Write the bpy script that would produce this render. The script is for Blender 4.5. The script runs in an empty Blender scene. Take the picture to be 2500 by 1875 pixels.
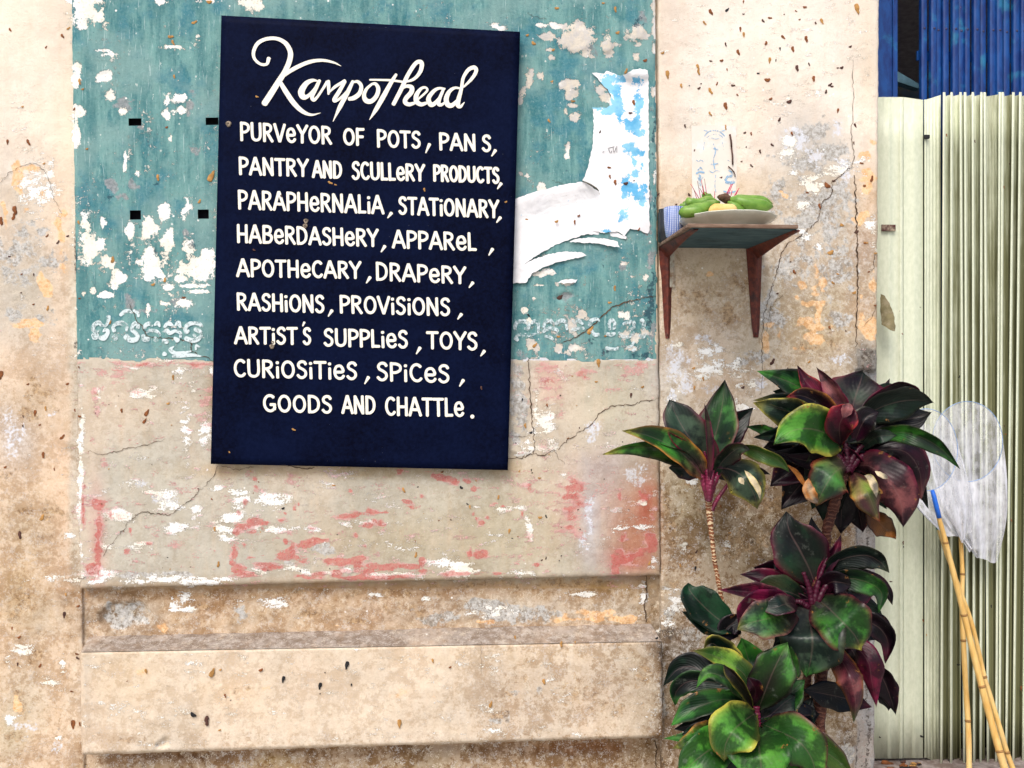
import bpy, bmesh, math, random
import numpy as np
from mathutils import Vector, Matrix
from mathutils.geometry import delaunay_2d_cdt
random.seed(7); rng = np.random.RandomState(7)
sc = bpy.context.scene
COL = sc.collection
R = math.radians

# ------------------------------------------------------------ camera, light
YAW = R(3.8); F = 2083.0; CAMD = 2.5; CAMZ = 1.455
cam = bpy.data.cameras.new('camera'); camo = bpy.data.objects.new('camera', cam); COL.objects.link(camo)
camo.location = (0, -CAMD, CAMZ); camo.rotation_euler = (R(90), 0, -YAW)
cam.sensor_width = 36; cam.lens = 36*F/2500; cam.clip_start = .05; cam.clip_end = 500
sc.camera = camo
SUN_EL, SUN_AZ = R(52), R(205)          # azimuth: direction the light comes from, 180 = straight from the street
w = bpy.data.worlds.new('World'); sc.world = w; w.use_nodes = True
nt = w.node_tree; bg = nt.nodes['Background']
sky = nt.nodes.new('ShaderNodeTexSky'); sky.sky_type = 'NISHITA'; sky.sun_disc = False
sky.sun_elevation = SUN_EL; sky.sun_rotation = SUN_AZ
sky.dust_density = 4; sky.air_density = 1.0; sky.ozone_density = .6
nt.links.new(sky.outputs[0], bg.inputs[0]); bg.inputs[1].default_value = .15
sd = bpy.data.lights.new('sun', 'SUN'); sd.energy = 1.5; sd.angle = R(28); sd.color = (1, .98, .95)
so = bpy.data.objects.new('sun', sd); COL.objects.link(so)
dv = Vector((math.sin(SUN_AZ)*math.cos(SUN_EL), math.cos(SUN_AZ)*math.cos(SUN_EL), math.sin(SUN_EL)))
so.rotation_euler = dv.to_track_quat('Z', 'Y').to_euler(); so.location = (-2, -6, 8)
vs = sc.view_settings; vs.view_transform = 'Standard'; vs.look = 'None'; vs.gamma = 1; vs.exposure = .50
sc.render.resolution_x = 1024; sc.render.resolution_y = 768

# ------------------------------------------------------------ helpers
CT, ST = math.cos(YAW), math.sin(YAW)
def PA(px, py, d):
    px = np.asarray(px, float); py = np.asarray(py, float); d = np.asarray(d, float)
    rx = (px-1250)/F; rz = (937.5-py)/F
    xd = rx*CT+ST; yd = -rx*ST+CT
    t = (CAMD-d)/yd
    return np.stack([t*xd, -d+0*t, CAMZ+t*rz], -1)
def P(px, py, d=0.0): return Vector(PA(px, py, d).tolist())
def mpp(px, d): # metres per photo pixel at that spot
    return float((P(px+1, 937, d)-P(px, 937, d)).length)

def lin(r, g, b):
    f = lambda c: ((c/255+.055)/1.055)**2.4 if c > 10.3 else c/255/12.92
    return (f(r), f(g), f(b))
def c4(c): return (c[0], c[1], c[2], 1)

def finish(o, parent=None):
    COL.objects.link(o)
    if parent is not None: o.parent = parent
    return o
def empty(name, label, cat, loc=(0,0,0), group=None):
    o = bpy.data.objects.new(name, None); COL.objects.link(o); o.location = loc
    o.empty_display_size = .05
    o['label'] = label; o['category'] = cat
    if group: o['group'] = group
    bpy.context.view_layer.update()
    return o
def tag(o, label, cat, group=None):
    o['label'] = label; o['category'] = cat
    if group: o['group'] = group
    return o
def mk(name, verts, faces, mat, parent=None, smooth=True):
    me = bpy.data.meshes.new(name)
    me.from_pydata([tuple(v) for v in verts], [], [tuple(f) for f in faces])
    if mat: me.materials.append(mat)
    me.update()
    if smooth: me.shade_smooth()
    o = bpy.data.objects.new(name, me); COL.objects.link(o)
    if parent is not None:
        o.parent = parent; o.matrix_parent_inverse = Matrix.Translation(-Vector(parent.location))
    return o
class MB:
    def __init__(s): s.v = []; s.f = []
    def add(s, v, f):
        n = len(s.v); s.v += [tuple(x) for x in v]; s.f += [tuple(i+n for i in q) for q in f]
    def box(s, a, b):
        (x0,y0,z0),(x1,y1,z1) = a, b
        s.add([(x0,y0,z0),(x1,y0,z0),(x1,y1,z0),(x0,y1,z0),(x0,y0,z1),(x1,y0,z1),(x1,y1,z1),(x0,y1,z1)],
              [(0,3,2,1),(4,5,6,7),(0,1,5,4),(1,2,6,5),(2,3,7,6),(3,0,4,7)])
    def tube(s, pts, rad, n=8, cap=True):
        pts = [Vector(p) for p in pts]; m = len(pts)
        rad = rad if hasattr(rad, '__len__') else [rad]*m
        ref = Vector((0,1,0)) ; rings = []
        for i,p in enumerate(pts):
            t = (pts[min(i+1,m-1)]-pts[max(i-1,0)]).normalized()
            if abs(t.dot(ref)) > .95: ref = Vector((1,0,0))
            a = t.cross(ref).normalized(); b = t.cross(a)
            rings.append([p+(a*math.cos(k*2*math.pi/n)+b*math.sin(k*2*math.pi/n))*rad[i] for k in range(n)])
        v = [q for r_ in rings for q in r_]
        f = [(i*n+k, i*n+(k+1)%n, (i+1)*n+(k+1)%n, (i+1)*n+k) for i in range(m-1) for k in range(n)]
        if cap: f += [tuple(range(n))[::-1], tuple((m-1)*n+k for k in range(n))]
        s.add(v, f)
    def lathe(s, c, prof, n=32, wob=None):
        v = []; m = len(prof)
        for (r_, z) in prof:
            for k in range(n):
                a = 2*math.pi*k/n; rr = r_*(wob(a, r_, z) if wob else 1)
                v.append((c[0]+rr*math.cos(a), c[1]+rr*math.sin(a), c[2]+z))
        f = [(i*n+k, i*n+(k+1)%n, (i+1)*n+(k+1)%n, (i+1)*n+k) for i in range(m-1) for k in range(n)]
        s.add(v, f)
    def build(s, name, mat, parent=None, smooth=True): return mk(name, s.v, s.f, mat, parent, smooth)
def bevel(o, wdt, seg=2):
    m = o.modifiers.new('b', 'BEVEL'); m.width = wdt; m.segments = seg; m.limit_method = 'ANGLE'; m.angle_limit = R(35)
def spline(pts, n):
    """Catmull-Rom through tuples, n samples"""
    p = np.array(pts, float); m = len(p)
    if m == 2: return p[0]+(p[1]-p[0])*np.linspace(0,1,n)[:,None]
    q = np.vstack([2*p[0]-p[1], p, 2*p[-1]-p[-2]])
    out = []
    for t in np.linspace(0, m-1, n):
        i = min(int(t), m-2); u = t-i; a,b,c,d = q[i:i+4]
        out.append(.5*((2*b)+(-a+c)*u+(2*a-5*b+4*c-d)*u*u+(-a+3*b-3*c+d)*u**3))
    return np.array(out)

# ------------------------------------------------------------ node helpers
class NT:
    def __init__(s, name):
        s.m = bpy.data.materials.new(name); s.m.use_nodes = True; s.t = s.m.node_tree
        s.b = s.t.nodes['Principled BSDF']; s.co = None
    def n(s, typ, **kw):
        x = s.t.nodes.new('ShaderNode'+typ)
        for k,v in kw.items(): setattr(x, k, v)
        return x
    def put(s, sock, v):
        if v is None: return
        if isinstance(v, bpy.types.NodeSocket): s.t.links.new(v, sock)
        else:
            if sock.type == 'RGBA' and len(v) == 3: v = c4(v)
            sock.default_value = v
    def pos(s):
        if s.co is None: s.co = s.n('NewGeometry').outputs['Position']
        return s.co
    def noise(s, scale, detail=6, rough=.6, off=(0,0,0), stretch=(1,1,1), dist=0, src=None, out=0):
        mp = s.n('Mapping'); s.put(mp.inputs['Vector'], src or s.pos())
        mp.inputs['Location'].default_value = off; mp.inputs['Scale'].default_value = stretch
        x = s.n('TexNoise'); s.put(x.inputs['Vector'], mp.outputs[0])
        x.inputs['Scale'].default_value = scale; x.inputs['Detail'].default_value = detail
        x.inputs['Roughness'].default_value = rough; x.inputs['Distortion'].default_value = dist
        return x.outputs[out]
    def math(s, op, a, b=None, c=None, clamp=False):
        x = s.n('Math', operation=op, use_clamp=clamp); s.put(x.inputs[0], a); s.put(x.inputs[1], b)
        if c is not None: s.put(x.inputs[2], c)
        return x.outputs[0]
    def ramp(s, v, a, b, lo=0., hi=1., smooth=True):
        x = s.n('MapRange', clamp=True, interpolation_type='SMOOTHSTEP' if smooth else 'LINEAR')
        s.put(x.inputs[0], v); s.put(x.inputs[1], a); s.put(x.inputs[2], b); s.put(x.inputs[3], lo); s.put(x.inputs[4], hi)
        return x.outputs[0]
    def mix(s, f, a, b, mode='MIX'):
        x = s.n('Mix', data_type='RGBA', blend_type=mode); x.clamp_factor = True
        s.put(x.inputs[0], f); s.put(x.inputs[6], a); s.put(x.inputs[7], b); return x.outputs[2]
    def attr(s, name):
        x = s.n('Attribute', attribute_type='GEOMETRY'); x.attribute_name = name
        return x
    def bump(s, h, strength=.4, dist=.002):
        x = s.n('Bump'); x.inputs['Strength'].default_value = strength; x.inputs['Distance'].default_value = dist
        s.put(x.inputs['Height'], h); s.put(s.b.inputs['Normal'], x.outputs[0])
    def col(s, v): s.put(s.b.inputs['Base Color'], v)
    def rough(s, v, spec=None):
        s.put(s.b.inputs['Roughness'], v)
        if spec is not None: s.b.inputs['Specular IOR Level'].default_value = spec
def simple(name, c, r=.6, spec=.4, nz=.25, scale=30, bump=0, metal=0, stretch=(1,1,1), c2=None, lo=.42, hi=.62):
    t = NT(name); n1 = t.noise(scale, 6, .65, stretch=stretch)
    a = t.mix(t.ramp(n1, .3, .7), tuple(x*(1-nz) for x in c), tuple(x*(1+nz) for x in c))
    if c2: a = t.mix(t.ramp(t.noise(scale*.5, 8, .7, off=(3,5,1), stretch=stretch), lo, hi), a, c2)
    t.col(a); t.rough(r, spec); t.b.inputs['Metallic'].default_value = metal
    if bump: t.bump(n1, bump)
    return t.m

# ------------------------------------------------------------ wall paint fields (pigment and plaster layers, with some painted shade)
G0X, G0Y, GS = -160, -160, 3
GW, GH = (2330-G0X)//GS, (2120-G0Y)//GS
gx, gy = np.meshgrid(G0X+GS*np.arange(GW), G0Y+GS*np.arange(GH))
gx = gx.astype(float); gy = gy.astype(float)
def vnoise(x, y, s, seed):
    r_ = np.random.RandomState(seed).rand(256, 256)
    u = x/s; v = y/s; i = np.floor(u).astype(int); j = np.floor(v).astype(int); a = u-i; b = v-j
    a = a*a*(3-2*a); b = b*b*(3-2*b); g = lambda I,J: r_[J % 256, I % 256]
    return (g(i,j)*(1-a)+g(i+1,j)*a)*(1-b)+(g(i,j+1)*(1-a)+g(i+1,j+1)*a)*b
def fbm(x, y, s, seed, o=4):
    t = 0; am = 1; tot = 0
    for k in range(o): t = t+am*vnoise(x, y, s/2**k, seed+k*17); tot += am; am *= .55
    return t/tot
WX = (fbm(gx, gy, 34, 5)-.5)*22; WY = (fbm(gx, gy, 34, 95)-.5)*22
wx, wy = gx+WX, gy+WY
fld = {k: np.zeros_like(gx) for k in ('teal','flake','red','grey','brown','peach','grime','blue','relief','grunge')}
NZ = {k: (fbm(gx*(.45 if k in ('red',) else 1), gy*(1.5 if k in ('red',) else 1), 20, 400+i*31, 4)-.5) for i,k in enumerate(fld)}
NZH = fbm(gx*.35, gy*1.6, 20, 977, 4)-.5
RAG = dict(teal=0, flake=1.9, red=2.3, grey=1.6, brown=1.6, peach=2.2, grime=1.5, blue=1.8, relief=.5, grunge=1)
def B(f, cx, cy, rx, ry, ang=0, v=1., soft=1., warp=1.):
    if rx < .5: return
    R_ = (max(rx, ry)+14)*2.1
    j0, j1 = max(0, int((cy-R_-G0Y)/GS)), min(GH, int((cy+R_-G0Y)/GS)+1); i0, i1 = max(0, int((cx-R_-G0X)/GS)), min(GW, int((cx+R_-G0X)/GS)+1)
    if j1 <= j0 or i1 <= i0: return
    S = (slice(j0,j1), slice(i0,i1))
    x = gx[S]+WX[S]*warp-cx; y = gy[S]+WY[S]*warp-cy; c, s_ = math.cos(R(ang)), math.sin(R(ang))
    r_ = np.sqrt(((x*c+y*s_)/rx)**2+((-x*s_+y*c)/ry)**2)
    nz = NZH[S] if (f == 'flake' and cy > 880 and cx < 1612 and rx > ry) else NZ[f][S]
    r_ = r_+nz*RAG[f]*min(1.0, max(rx, ry)/9.)
    a = np.clip(.5+(1-r_)/soft, 0, 1)*v
    fld[f][S] = np.maximum(fld[f][S], a) if v > 0 else fld[f][S]+a
def BS(f, lst, v=1., soft=1., warp=1.):
    for t in lst: B(f, *t[:4], ang=(t[4] if len(t) > 4 else 0), v=v, soft=soft, warp=warp)
def rect(x0, y0, x1, y1, s=20):
    g = lambda t: 1/(1+np.exp(-t))
    return g((wx-x0)/s)*g((x1-wx)/s)*g((wy-y0)/s)*g((y1-wy)/s)
tint = np.zeros(gx.shape+(3,)); tint[:] = lin(226,205,178)
def T(m, c):
    m = m[..., None]; tint[:] = tint*(1-m)+np.array(lin(*c))*m
def TB(cx, cy, rx, ry, c, v=1., ang=0):
    x = wx-cx; y = wy-cy; cc, s_ = math.cos(R(ang)), math.sin(R(ang))
    r2 = ((x*cc+y*s_)/rx)**2+((-x*s_+y*cc)/ry)**2
    T(np.exp(-r2*.7)*v, c)
# --- left pillar
T(rect(-400,-400,190,420,16), (246,233,217)); T(rect(-400,400,190,1000,30), (228,216,200)); T(rect(-400,980,200,2300,40), (231,203,170))
for a in [(90,560,95,150,(214,206,193),.8),(150,650,35,260,(240,218,194),.9),(60,700,60,60,(190,182,166),.7),(60,420,50,30,(240,232,222),.8),(40,900,55,50,(240,216,190),.8),
          (100,960,45,80,(205,178,145),.7),(30,1080,50,60,(214,208,204),.8),(160,1200,30,200,(240,208,176),.8),(50,1280,60,60,(212,190,158),.8),(40,1440,40,60,(200,172,120),.7),
          (100,1500,60,50,(226,206,176),.6),(60,1700,55,90,(222,208,184),.8),(20,1800,40,60,(200,190,160),.7),(75,1500,30,30,(200,175,140),.7)]: TB(*a[:5], v=a[5])
BS('grey', [(60,570,60,45),(20,620,50,40),(110,640,50,30),(50,680,60,30),(40,760,30,20),(100,780,40,25)], .62, 1.4)
BS('peach', [(50,440,22,50),(12,520,8,40),(70,410,30,10),(100,480,10,25),(150,560,12,60),(115,708,16,34,-30),(70,790,45,12),(85,810,18,28),(150,650,14,20),(40,1720,10,22)], .72, 1.1)
BS('brown', [(95,970,40,55),(75,1010,35,25),(60,1010,12,50),(35,1500,25,40),(60,1470,35,30),(130,1245,30,40),(10,1160,30,25),(50,1720,24,60),(85,1600,30,32),(30,1790,30,20),(120,1310,30,15),(60,1240,40,14)], .56, 1.3)
BS('blue', [(30,1060,35,60),(130,1010,18,12),(60,1770,40,14),(140,1820,20,14)], .52, 1.4)
BS('flake', [(20,1620,14,30),(150,1620,8,30),(120,1665,30,14),(60,1590,30,12),(165,1310,16,10),(145,1810,12,20),(25,1760,16,16),(95,445,50,60)], .56, 1.2)
# --- teal panel
TE = rect(-2000, -2000, 9999, 878, 1.2); TE[(gy+WY*.3) > 880] = 0; TE[gx < 150] = 0; TE[(gx+WX*.5) > 1602] = 0
fld['teal'] = np.where(TE > .5, 1.0, 0.0)
T(rect(170,-400,1600,900,5), (236,226,208))
inp = (gx > 172) & (gx < 1598) & (gy < 880)
fld['flake'] += np.where(inp, .05, 0)+np.where(inp & (gx < 540), .16*np.exp(-((gy-600)/150)**2)+.06, 0)+np.where(inp & (gx > 1230), .15*np.clip((gy-640)/130, 0, 1), 0)
BS('flake', [(213,20,42,42),(205,62,16,16),(390,3,13,7),(510,2,24,10),(608,10,26,18),(190,165,13,18),(186,190,11,26),(194,275,15,19),(186,335,8,45),(258,188,17,15),(268,235,11,13),(296,270,11,9),
  (418,170,3,9),(406,240,8,15),(437,241,17,13),(442,272,19,12),(407,280,8,14),(482,100,11,13),(415,114,24,6),(262,125,28,4),(268,134,24,4),(340,75,0.1,.1),(414,338,5,10),(305,395,4,22),(336,424,6,7),
  (206,545,11,20),(251,540,7,16),(317,560,11,24),(370,552,22,22),(405,597,17,36),(460,600,16,36),(218,612,22,26),(249,595,6,12),(401,520,14,18),(455,510,14,22,20),(262,640,14,14),(285,683,18,25),(250,722,24,7),
  (367,648,25,42),(480,655,42,26),(505,620,16,26),(440,680,20,8),(480,698,42,4),(490,712,36,4),(412,700,9,5),(455,742,14,11),(361,760,5,17),(207,718,5,6),(186,750,5,6),(400,740,10,5),(228,715,6,10),
  (1210,62,15,8),(1230,68,14,6),(1338,90,22,8),(1320,60,18,4),(1350,58,10,3),(1360,64,14,4),(1410,98,38,30),(1485,110,14,22),(1505,108,10,6),(1550,82,27,17),(1558,108,10,6),(1345,138,8,7),(1342,122,9,6),(1550,135,10,12),
  (1428,132,10,14),(1292,200,11,22),(1276,222,9,12),(1268,245,5,14),(1322,183,10,9),(1300,172,5,4),(1385,206,20,10),(1408,204,10,8),(1396,226,14,14),(1401,290,15,14),(1398,258,11,5),(1382,275,7,11),(1452,200,6,10),
  (1470,215,13,14),(1480,240,10,16),(1283,118,.1,.1),(1387,380,9,7),(1388,360,5,18),(1325,465,9,18),(1310,482,12,7),(1286,430,4,5),(1270,425,4,4),(1445,140,5,4),(1348,200,4,3),
  (1597,20,5,50),(1598,75,6,20),(1594,120,5,14),(1597,225,5,12),(1597,440,5,16),
  (1340,663,18,9),(1318,668,24,6),(1318,695,16,4),(1385,688,14,6),(1360,693,5,6),(1425,766,12,13),(1290,785,8,9),(1305,728,9,3),(1517,768,12,12),(1532,770,6,10),(1365,850,8,10),(1410,850,17,7),(1384,860,7,5),
  (1293,845,10,14),(1310,848,9,8),(1522,818,12,10),(1550,825,12,12),(1575,812,10,8),(1523,642,6,4),(1540,675,5,3),(1577,676,6,8),(1280,755,10,8),(1395,800,7,18),(1402,815,5,12),(1540,850,14,6)], 1.0, 1.1, .45)
BS('grime', [(1590,730,10,40),(1585,770,8,25),(1594,660,5,40),(1560,868,40,9),(1470,860,30,10),(1540,845,14,8),(1330,770,8,8),(1596,500,4,40),(1597,330,5,60),(185,620,4,60),(186,840,7,14),(1440,835,20,16),(1472,650,6,16),
  (330,300,8,10),(380,450,14,6),(345,555,8,10),(470,600,14,14),(380,612,10,20),(365,330,4,30),(1260,600,4,30),(270,480,12,10),(1555,58,16,16)], .62, 1.3, .6)
BS('grey', [(350,305,10,18),(280,460,26,14,40),(300,480,22,10,30),(325,450,18,14),(470,375,16,22),(300,255,26,20),(460,250,24,30),(1500,480,.1,.1),(1440,120,16,16),(1562,40,14,22),(1588,640,12,30),(1577,560,14,30),
  (1580,480,10,30),(320,735,22,14),(350,758,26,8),(450,570,18,14),(360,580,18,12),(430,735,24,8),(1375,725,26,10),(1400,225,.1,.1),(1596,820,8,40),(1520,650,10,8),(390,850,.1,.1)], .66, 1.2)
# --- concrete lower half of the panel
T(rect(170,880,1606,1440,4), (201,196,182))
for a in [(400,1000,200,60,(214,200,180),.6),(800,1320,120,40,(196,184,162),.7),(1050,1330,200,60,(194,183,158),.8),(1250,1290,160,110,(200,190,165),.8),(1480,980,110,60,(208,200,176),.7),(230,1080,20,200,(206,196,180),.7),
          (800,1150,260,14,(186,160,112),.7),(540,1150,30,14,(176,140,90),.6),(1240,1140,30,20,(188,160,110),.6),(515,960,12,60,(150,120,80),.6)]: TB(*a[:5], v=a[5])  # brown strips along the sign's lower and left edges paint its shadow
fld['flake'] += np.where((gx > 172) & (gx < 1606) & (gy > 880) & (gy < 1440), .10+.06*(gy > 1180), 0)
BS('flake', [(198,1140,7,260),(330,1185,30,12),(395,1200,42,14),(410,1228,36,18),(340,1335,60,12),(300,1260,36,14),(400,1414,230,10),(250,1405,50,20),(1120,1388,46,22),(1225,1400,90,9),(960,1402,110,9),(840,1395,60,10),
  (660,1222,46,16),(590,1215,30,22),(560,1265,44,14),(560,1292,40,14),(690,1290,60,10),(900,1276,110,8),(770,1290,50,9),(540,1315,22,10),(620,1395,60,14),(700,1390,50,8),(790,1400,60,8),(520,1195,22,14),
  (1330,1030,26,68),(1310,990,12,40),(1345,1080,18,24),(1275,1098,20,14),(1268,1110,18,8),(1290,1085,9,30),(1295,1095,8,20),(1380,920,24,14),(520,905,16,16),(1375,1160,8,8),(1290,1255,7,12),(1293,1290,8,22),(1300,1310,8,12),
  (470,930,8,26),(455,1060,14,50),(500,1060,14,30),(440,920,14,22),(410,880,40,4),(330,893,120,5),(1545,1170,12,10),(1590,1370,12,22),(1560,1225,24,3),(1570,1222,7,7),(235,960,10,40),(350,960,50,20),
  (1215,1240,60,6),(1290,1180,12,16),(480,1250,22,24),(430,1290,30,20)], .66, 1.3)
BS('flake', [(1570,1227,8,7),(1310,1323,3,3),(1155,1070,3,3),(816,1185,4,4)], 1, .8, .3)
BS('blue', [(400,1222,34,16),(345,1180,26,10),(1437,1250,14,60),(1428,1330,14,24),(1445,1060,22,26),(1455,1042,18,20),(1450,1400,.1,.1),(1362,905,18,12),(500,905,12,16),(1555,1160,30,30)], .6, 1.5)
BS('red', [(622,1172,10,16),(626,1190,12,14),(600,1226,7,13),(596,1240,8,6),(583,1250,6,6),(618,1272,24,9),(590,1284,22,10),(615,1296,14,6),(574,1297,8,10),(868,1256,50,9,-6),(905,1247,24,8),(932,1275,13,14),(897,1284,16,12),(940,1248,14,4),
  (1000,1226,16,6),(985,1222,10,5),(1008,1237,22,5),(1030,1212,9,6),(753,1326,34,9,-14),(768,1320,16,9),(708,1345,9,18,20),(700,1357,22,12),(733,1366,22,14),(573,1355,11,22),(565,1372,8,18),(612,1360,22,5),(640,1358,14,4),(660,1385,26,5),
  (640,1376,22,4),(830,1372,22,22),(818,1395,18,12),(855,1368,26,10),(800,1368,14,12),(733,1406,22,6),(780,1402,24,7),(770,1410,26,3),(960,1409,130,5),(900,1388,60,9),(960,1382,50,8),(1035,1398,26,8),(1030,1368,10,12),(1110,1402,40,4),
  (973,1153,11,5),(994,1152,5,2),(1042,1152,11,4),(1078,1166,34,12),(1110,1180,12,12),(1143,1176,12,7),(1157,1196,6,8),(1205,1231,18,5),(1230,1236,10,5),(1277,1252,4,7),(1155,1258,7,8),(1162,1268,5,6),(1175,1277,9,6),(1192,1266,6,5),
  (1147,1356,10,8),(1166,1357,12,9),(1180,1350,7,8),(1150,1340,4,10),(1172,1402,16,4),(1105,1398,8,6),(1210,1400,14,4),(1308,1378,7,4),(575,1390,20,12),(600,1402,30,6),(840,1362,4,3),(695,1320,5,8),(595,1330,5,6),(616,1328,5,3),
  (888,1333,3,4),(855,1198,6,4),(720,1240,5,6),(728,1232,3,5),(757,1290,10,3),(700,1250,6,4),(270,1255,5,8),(310,1345,7,8),(320,1300,4,10),(365,1330,7,5),(640,1290,6,4),(690,1268,7,3),(870,1305,5,6),(915,1270,6,8),
  (240,1370,9,38),(240,1300,8,50),(225,1390,14,24),(205,1240,4,60),(238,1235,14,16)], 1.0, 1.0, .55)
BS('red', [(330,886,160,7),(255,915,36,10),(300,902,60,8),(228,965,7,26),(235,990,5,18),(300,935,40,5),(1330,895,36,10),(1345,940,26,20),(1425,902,38,10),(1440,915,14,10),(1515,905,50,12),(1575,886,36,9),(1505,930,26,6),(1500,945,22,5),
  (1340,975,16,10),(1365,1000,6,36),(1395,1190,22,28),(1398,1240,20,40),(1385,1220,10,50),(1380,1290,22,10),(1290,1175,14,12),(1330,1090,20,14),(490,1000,14,24),(500,970,20,20),(255,1130,8,14),(530,1150,.1,.1),
  (1510,1150,.1,.1),(230,1080,6,26),(300,1040,7,8),(320,1075,6,12),(500,1040,14,3),(1000,1190,24,6),(1290,1190,8,8)], .56, 1.3)
for a in [(1560,1290,56,95,(198,120,95),.95),(1590,1240,20,40,(205,50,38),1),(1545,1365,60,26,(196,100,92),.9),(1480,1230,50,70,(190,165,158),.8),(1437,1275,22,85,(196,198,208),.85),(1460,1140,60,40,(196,184,184),.8),(1590,1140,20,40,(180,140,125),.7),
          (1530,1290,26,60,(186,130,100),.6),(240,1340,14,80,(205,140,130),.75),(235,1240,16,60,(205,165,160),.6),(1345,930,34,45,(212,176,166),.8),(1390,1230,24,55,(196,150,152),.55)]: TB(*a[:5], v=a[5])
TB(1588,1238,24,48,(196,38,26),1)
BS('red', [(1562,1200,5,14),(1572,1215,10,14),(1595,1260,8,22),(1515,1212,5,12),(1510,1350,14,14),(1500,1370,12,24),(1530,1362,26,10,-22),(1570,1345,30,8,-22),(1590,1320,12,20),(1520,1320,10,18)], .85, 1.2)
BS('grey', [(1268,960,24,100),(1262,1068,22,24),(840,1345,0.1,.1),(790,1340,30,14),(720,1398,.1,.1),(330,1402,60,7),(440,1402,36,6),(700,1375,14,8),(1230,1350,.1,.1)], .75, 1.1)
# --- band under the panel
T(rect(170,1438,1580,1560,4), (212,184,150)); T(rect(1575,1408,1616,1560,3), (150,118,82))
for a in [(400,1450,260,12,(190,148,88),.8),(900,1440,500,22,(186,146,96),.85),(520,1470,60,26,(188,150,104),.8),(1250,1490,220,30,(206,196,180),.8),(900,1500,160,30,(206,176,146),.6),(300,1500,62,36,(150,140,126),.9),
          (1470,1440,140,18,(170,134,70),.85),(1500,1490,90,26,(205,192,170),.7),(700,1500,120,24,(222,196,160),.6),(1595,1500,12,60,(140,112,78),.9)]: TB(*a[:5], v=a[5])
BS('brown', [(300,1442,80,8),(520,1455,55,10),(500,1480,30,10),(720,1445,80,8),(950,1450,140,12),(1200,1428,160,10),(1420,1425,150,12),(1000,1480,80,16),(760,1500,40,10),(860,1520,60,10),(1020,1500,16,16),(1583,1415,8,14),(1590,1500,10,60)], .56, 1.3)
BS('grey', [(298,1500,60,34),(300,1476,50,8),(590,1500,20,20),(1080,1510,60,14),(1260,1500,110,18),(1180,1480,60,16)], .74, 1.1)
BS('flake', [(445,1455,22,18),(425,1470,14,18),(460,1488,30,12),(440,1500,12,8),(525,1490,6,3),(928,1458,30,10),(1045,1460,12,6),(1200,1490,60,12),(1570,1460,12,30),(660,1470,30,16),(580,1465,16,8),(1420,1450,60,6)], .62, 1.3)
BS('peach', [(1450,1496,60,12),(1420,1512,100,8),(1200,1517,40,7),(1540,1512,30,10),(400,1530,30,10),(820,1530,20,6)], .75, 1.1)
# --- ledge front and below
T(rect(170,1575,1622,1850,6), (232,216,194))
for a in [(1250,1690,90,70,(210,192,170),.7),(1500,1700,110,70,(222,204,182),.7),(800,1650,160,60,(238,220,196),.6),(560,1690,60,30,(240,214,180),.6),(300,1650,80,60,(242,220,188),.6),(1300,1600,260,20,(240,220,190),.6),(210,1700,14,120,(200,188,170),.7),(1595,1580,24,20,(184,160,140),.8)]: TB(*a[:5], v=a[5])
fld['flake'] += np.where((gx > 190) & (gx < 1622) & (gy > 1570) & (gy < 1845), -.02, 0)
BS('brown', [(1270,1665,46,26),(1240,1700,50,26),(1230,1740,40,30),(1400,1680,70,40),(1500,1730,60,30),(1560,1640,30,30),(357,1637,5,6),(575,1692,14,9),(610,1687,9,6),(640,1640,.1,.1),(1330,1690,18,14),(300,1805,60,14)], .50, 1.5)
BS('grey', [(1210,1760,16,14),(1255,1690,16,14),(1240,1745,12,18),(1320,1685,14,12)], .6, 1.2)
BS('peach', [(450,1700,80,20),(700,1680,100,30),(350,1640,80,16),(330,1800,50,16),(980,1700,120,30),(1200,1820,.1,.1)], .42, 1.8)
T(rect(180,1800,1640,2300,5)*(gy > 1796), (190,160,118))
for a in [(500,1845,300,14,(130,88,42),.9),(1200,1830,380,16,(120,84,40),.9),(1420,1820,130,16,(180,120,40),.8),(650,1860,60,14,(200,170,90),.6),(1050,1860,200,20,(190,168,132),.7)]: TB(*a[:5], v=a[5]*1.0)  # dark brown strips just below the ledge paint its shade into the tint
T(rect(190,1575,1622,1845,1)*(gy < 1800)*0, (0,0,0))
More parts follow.
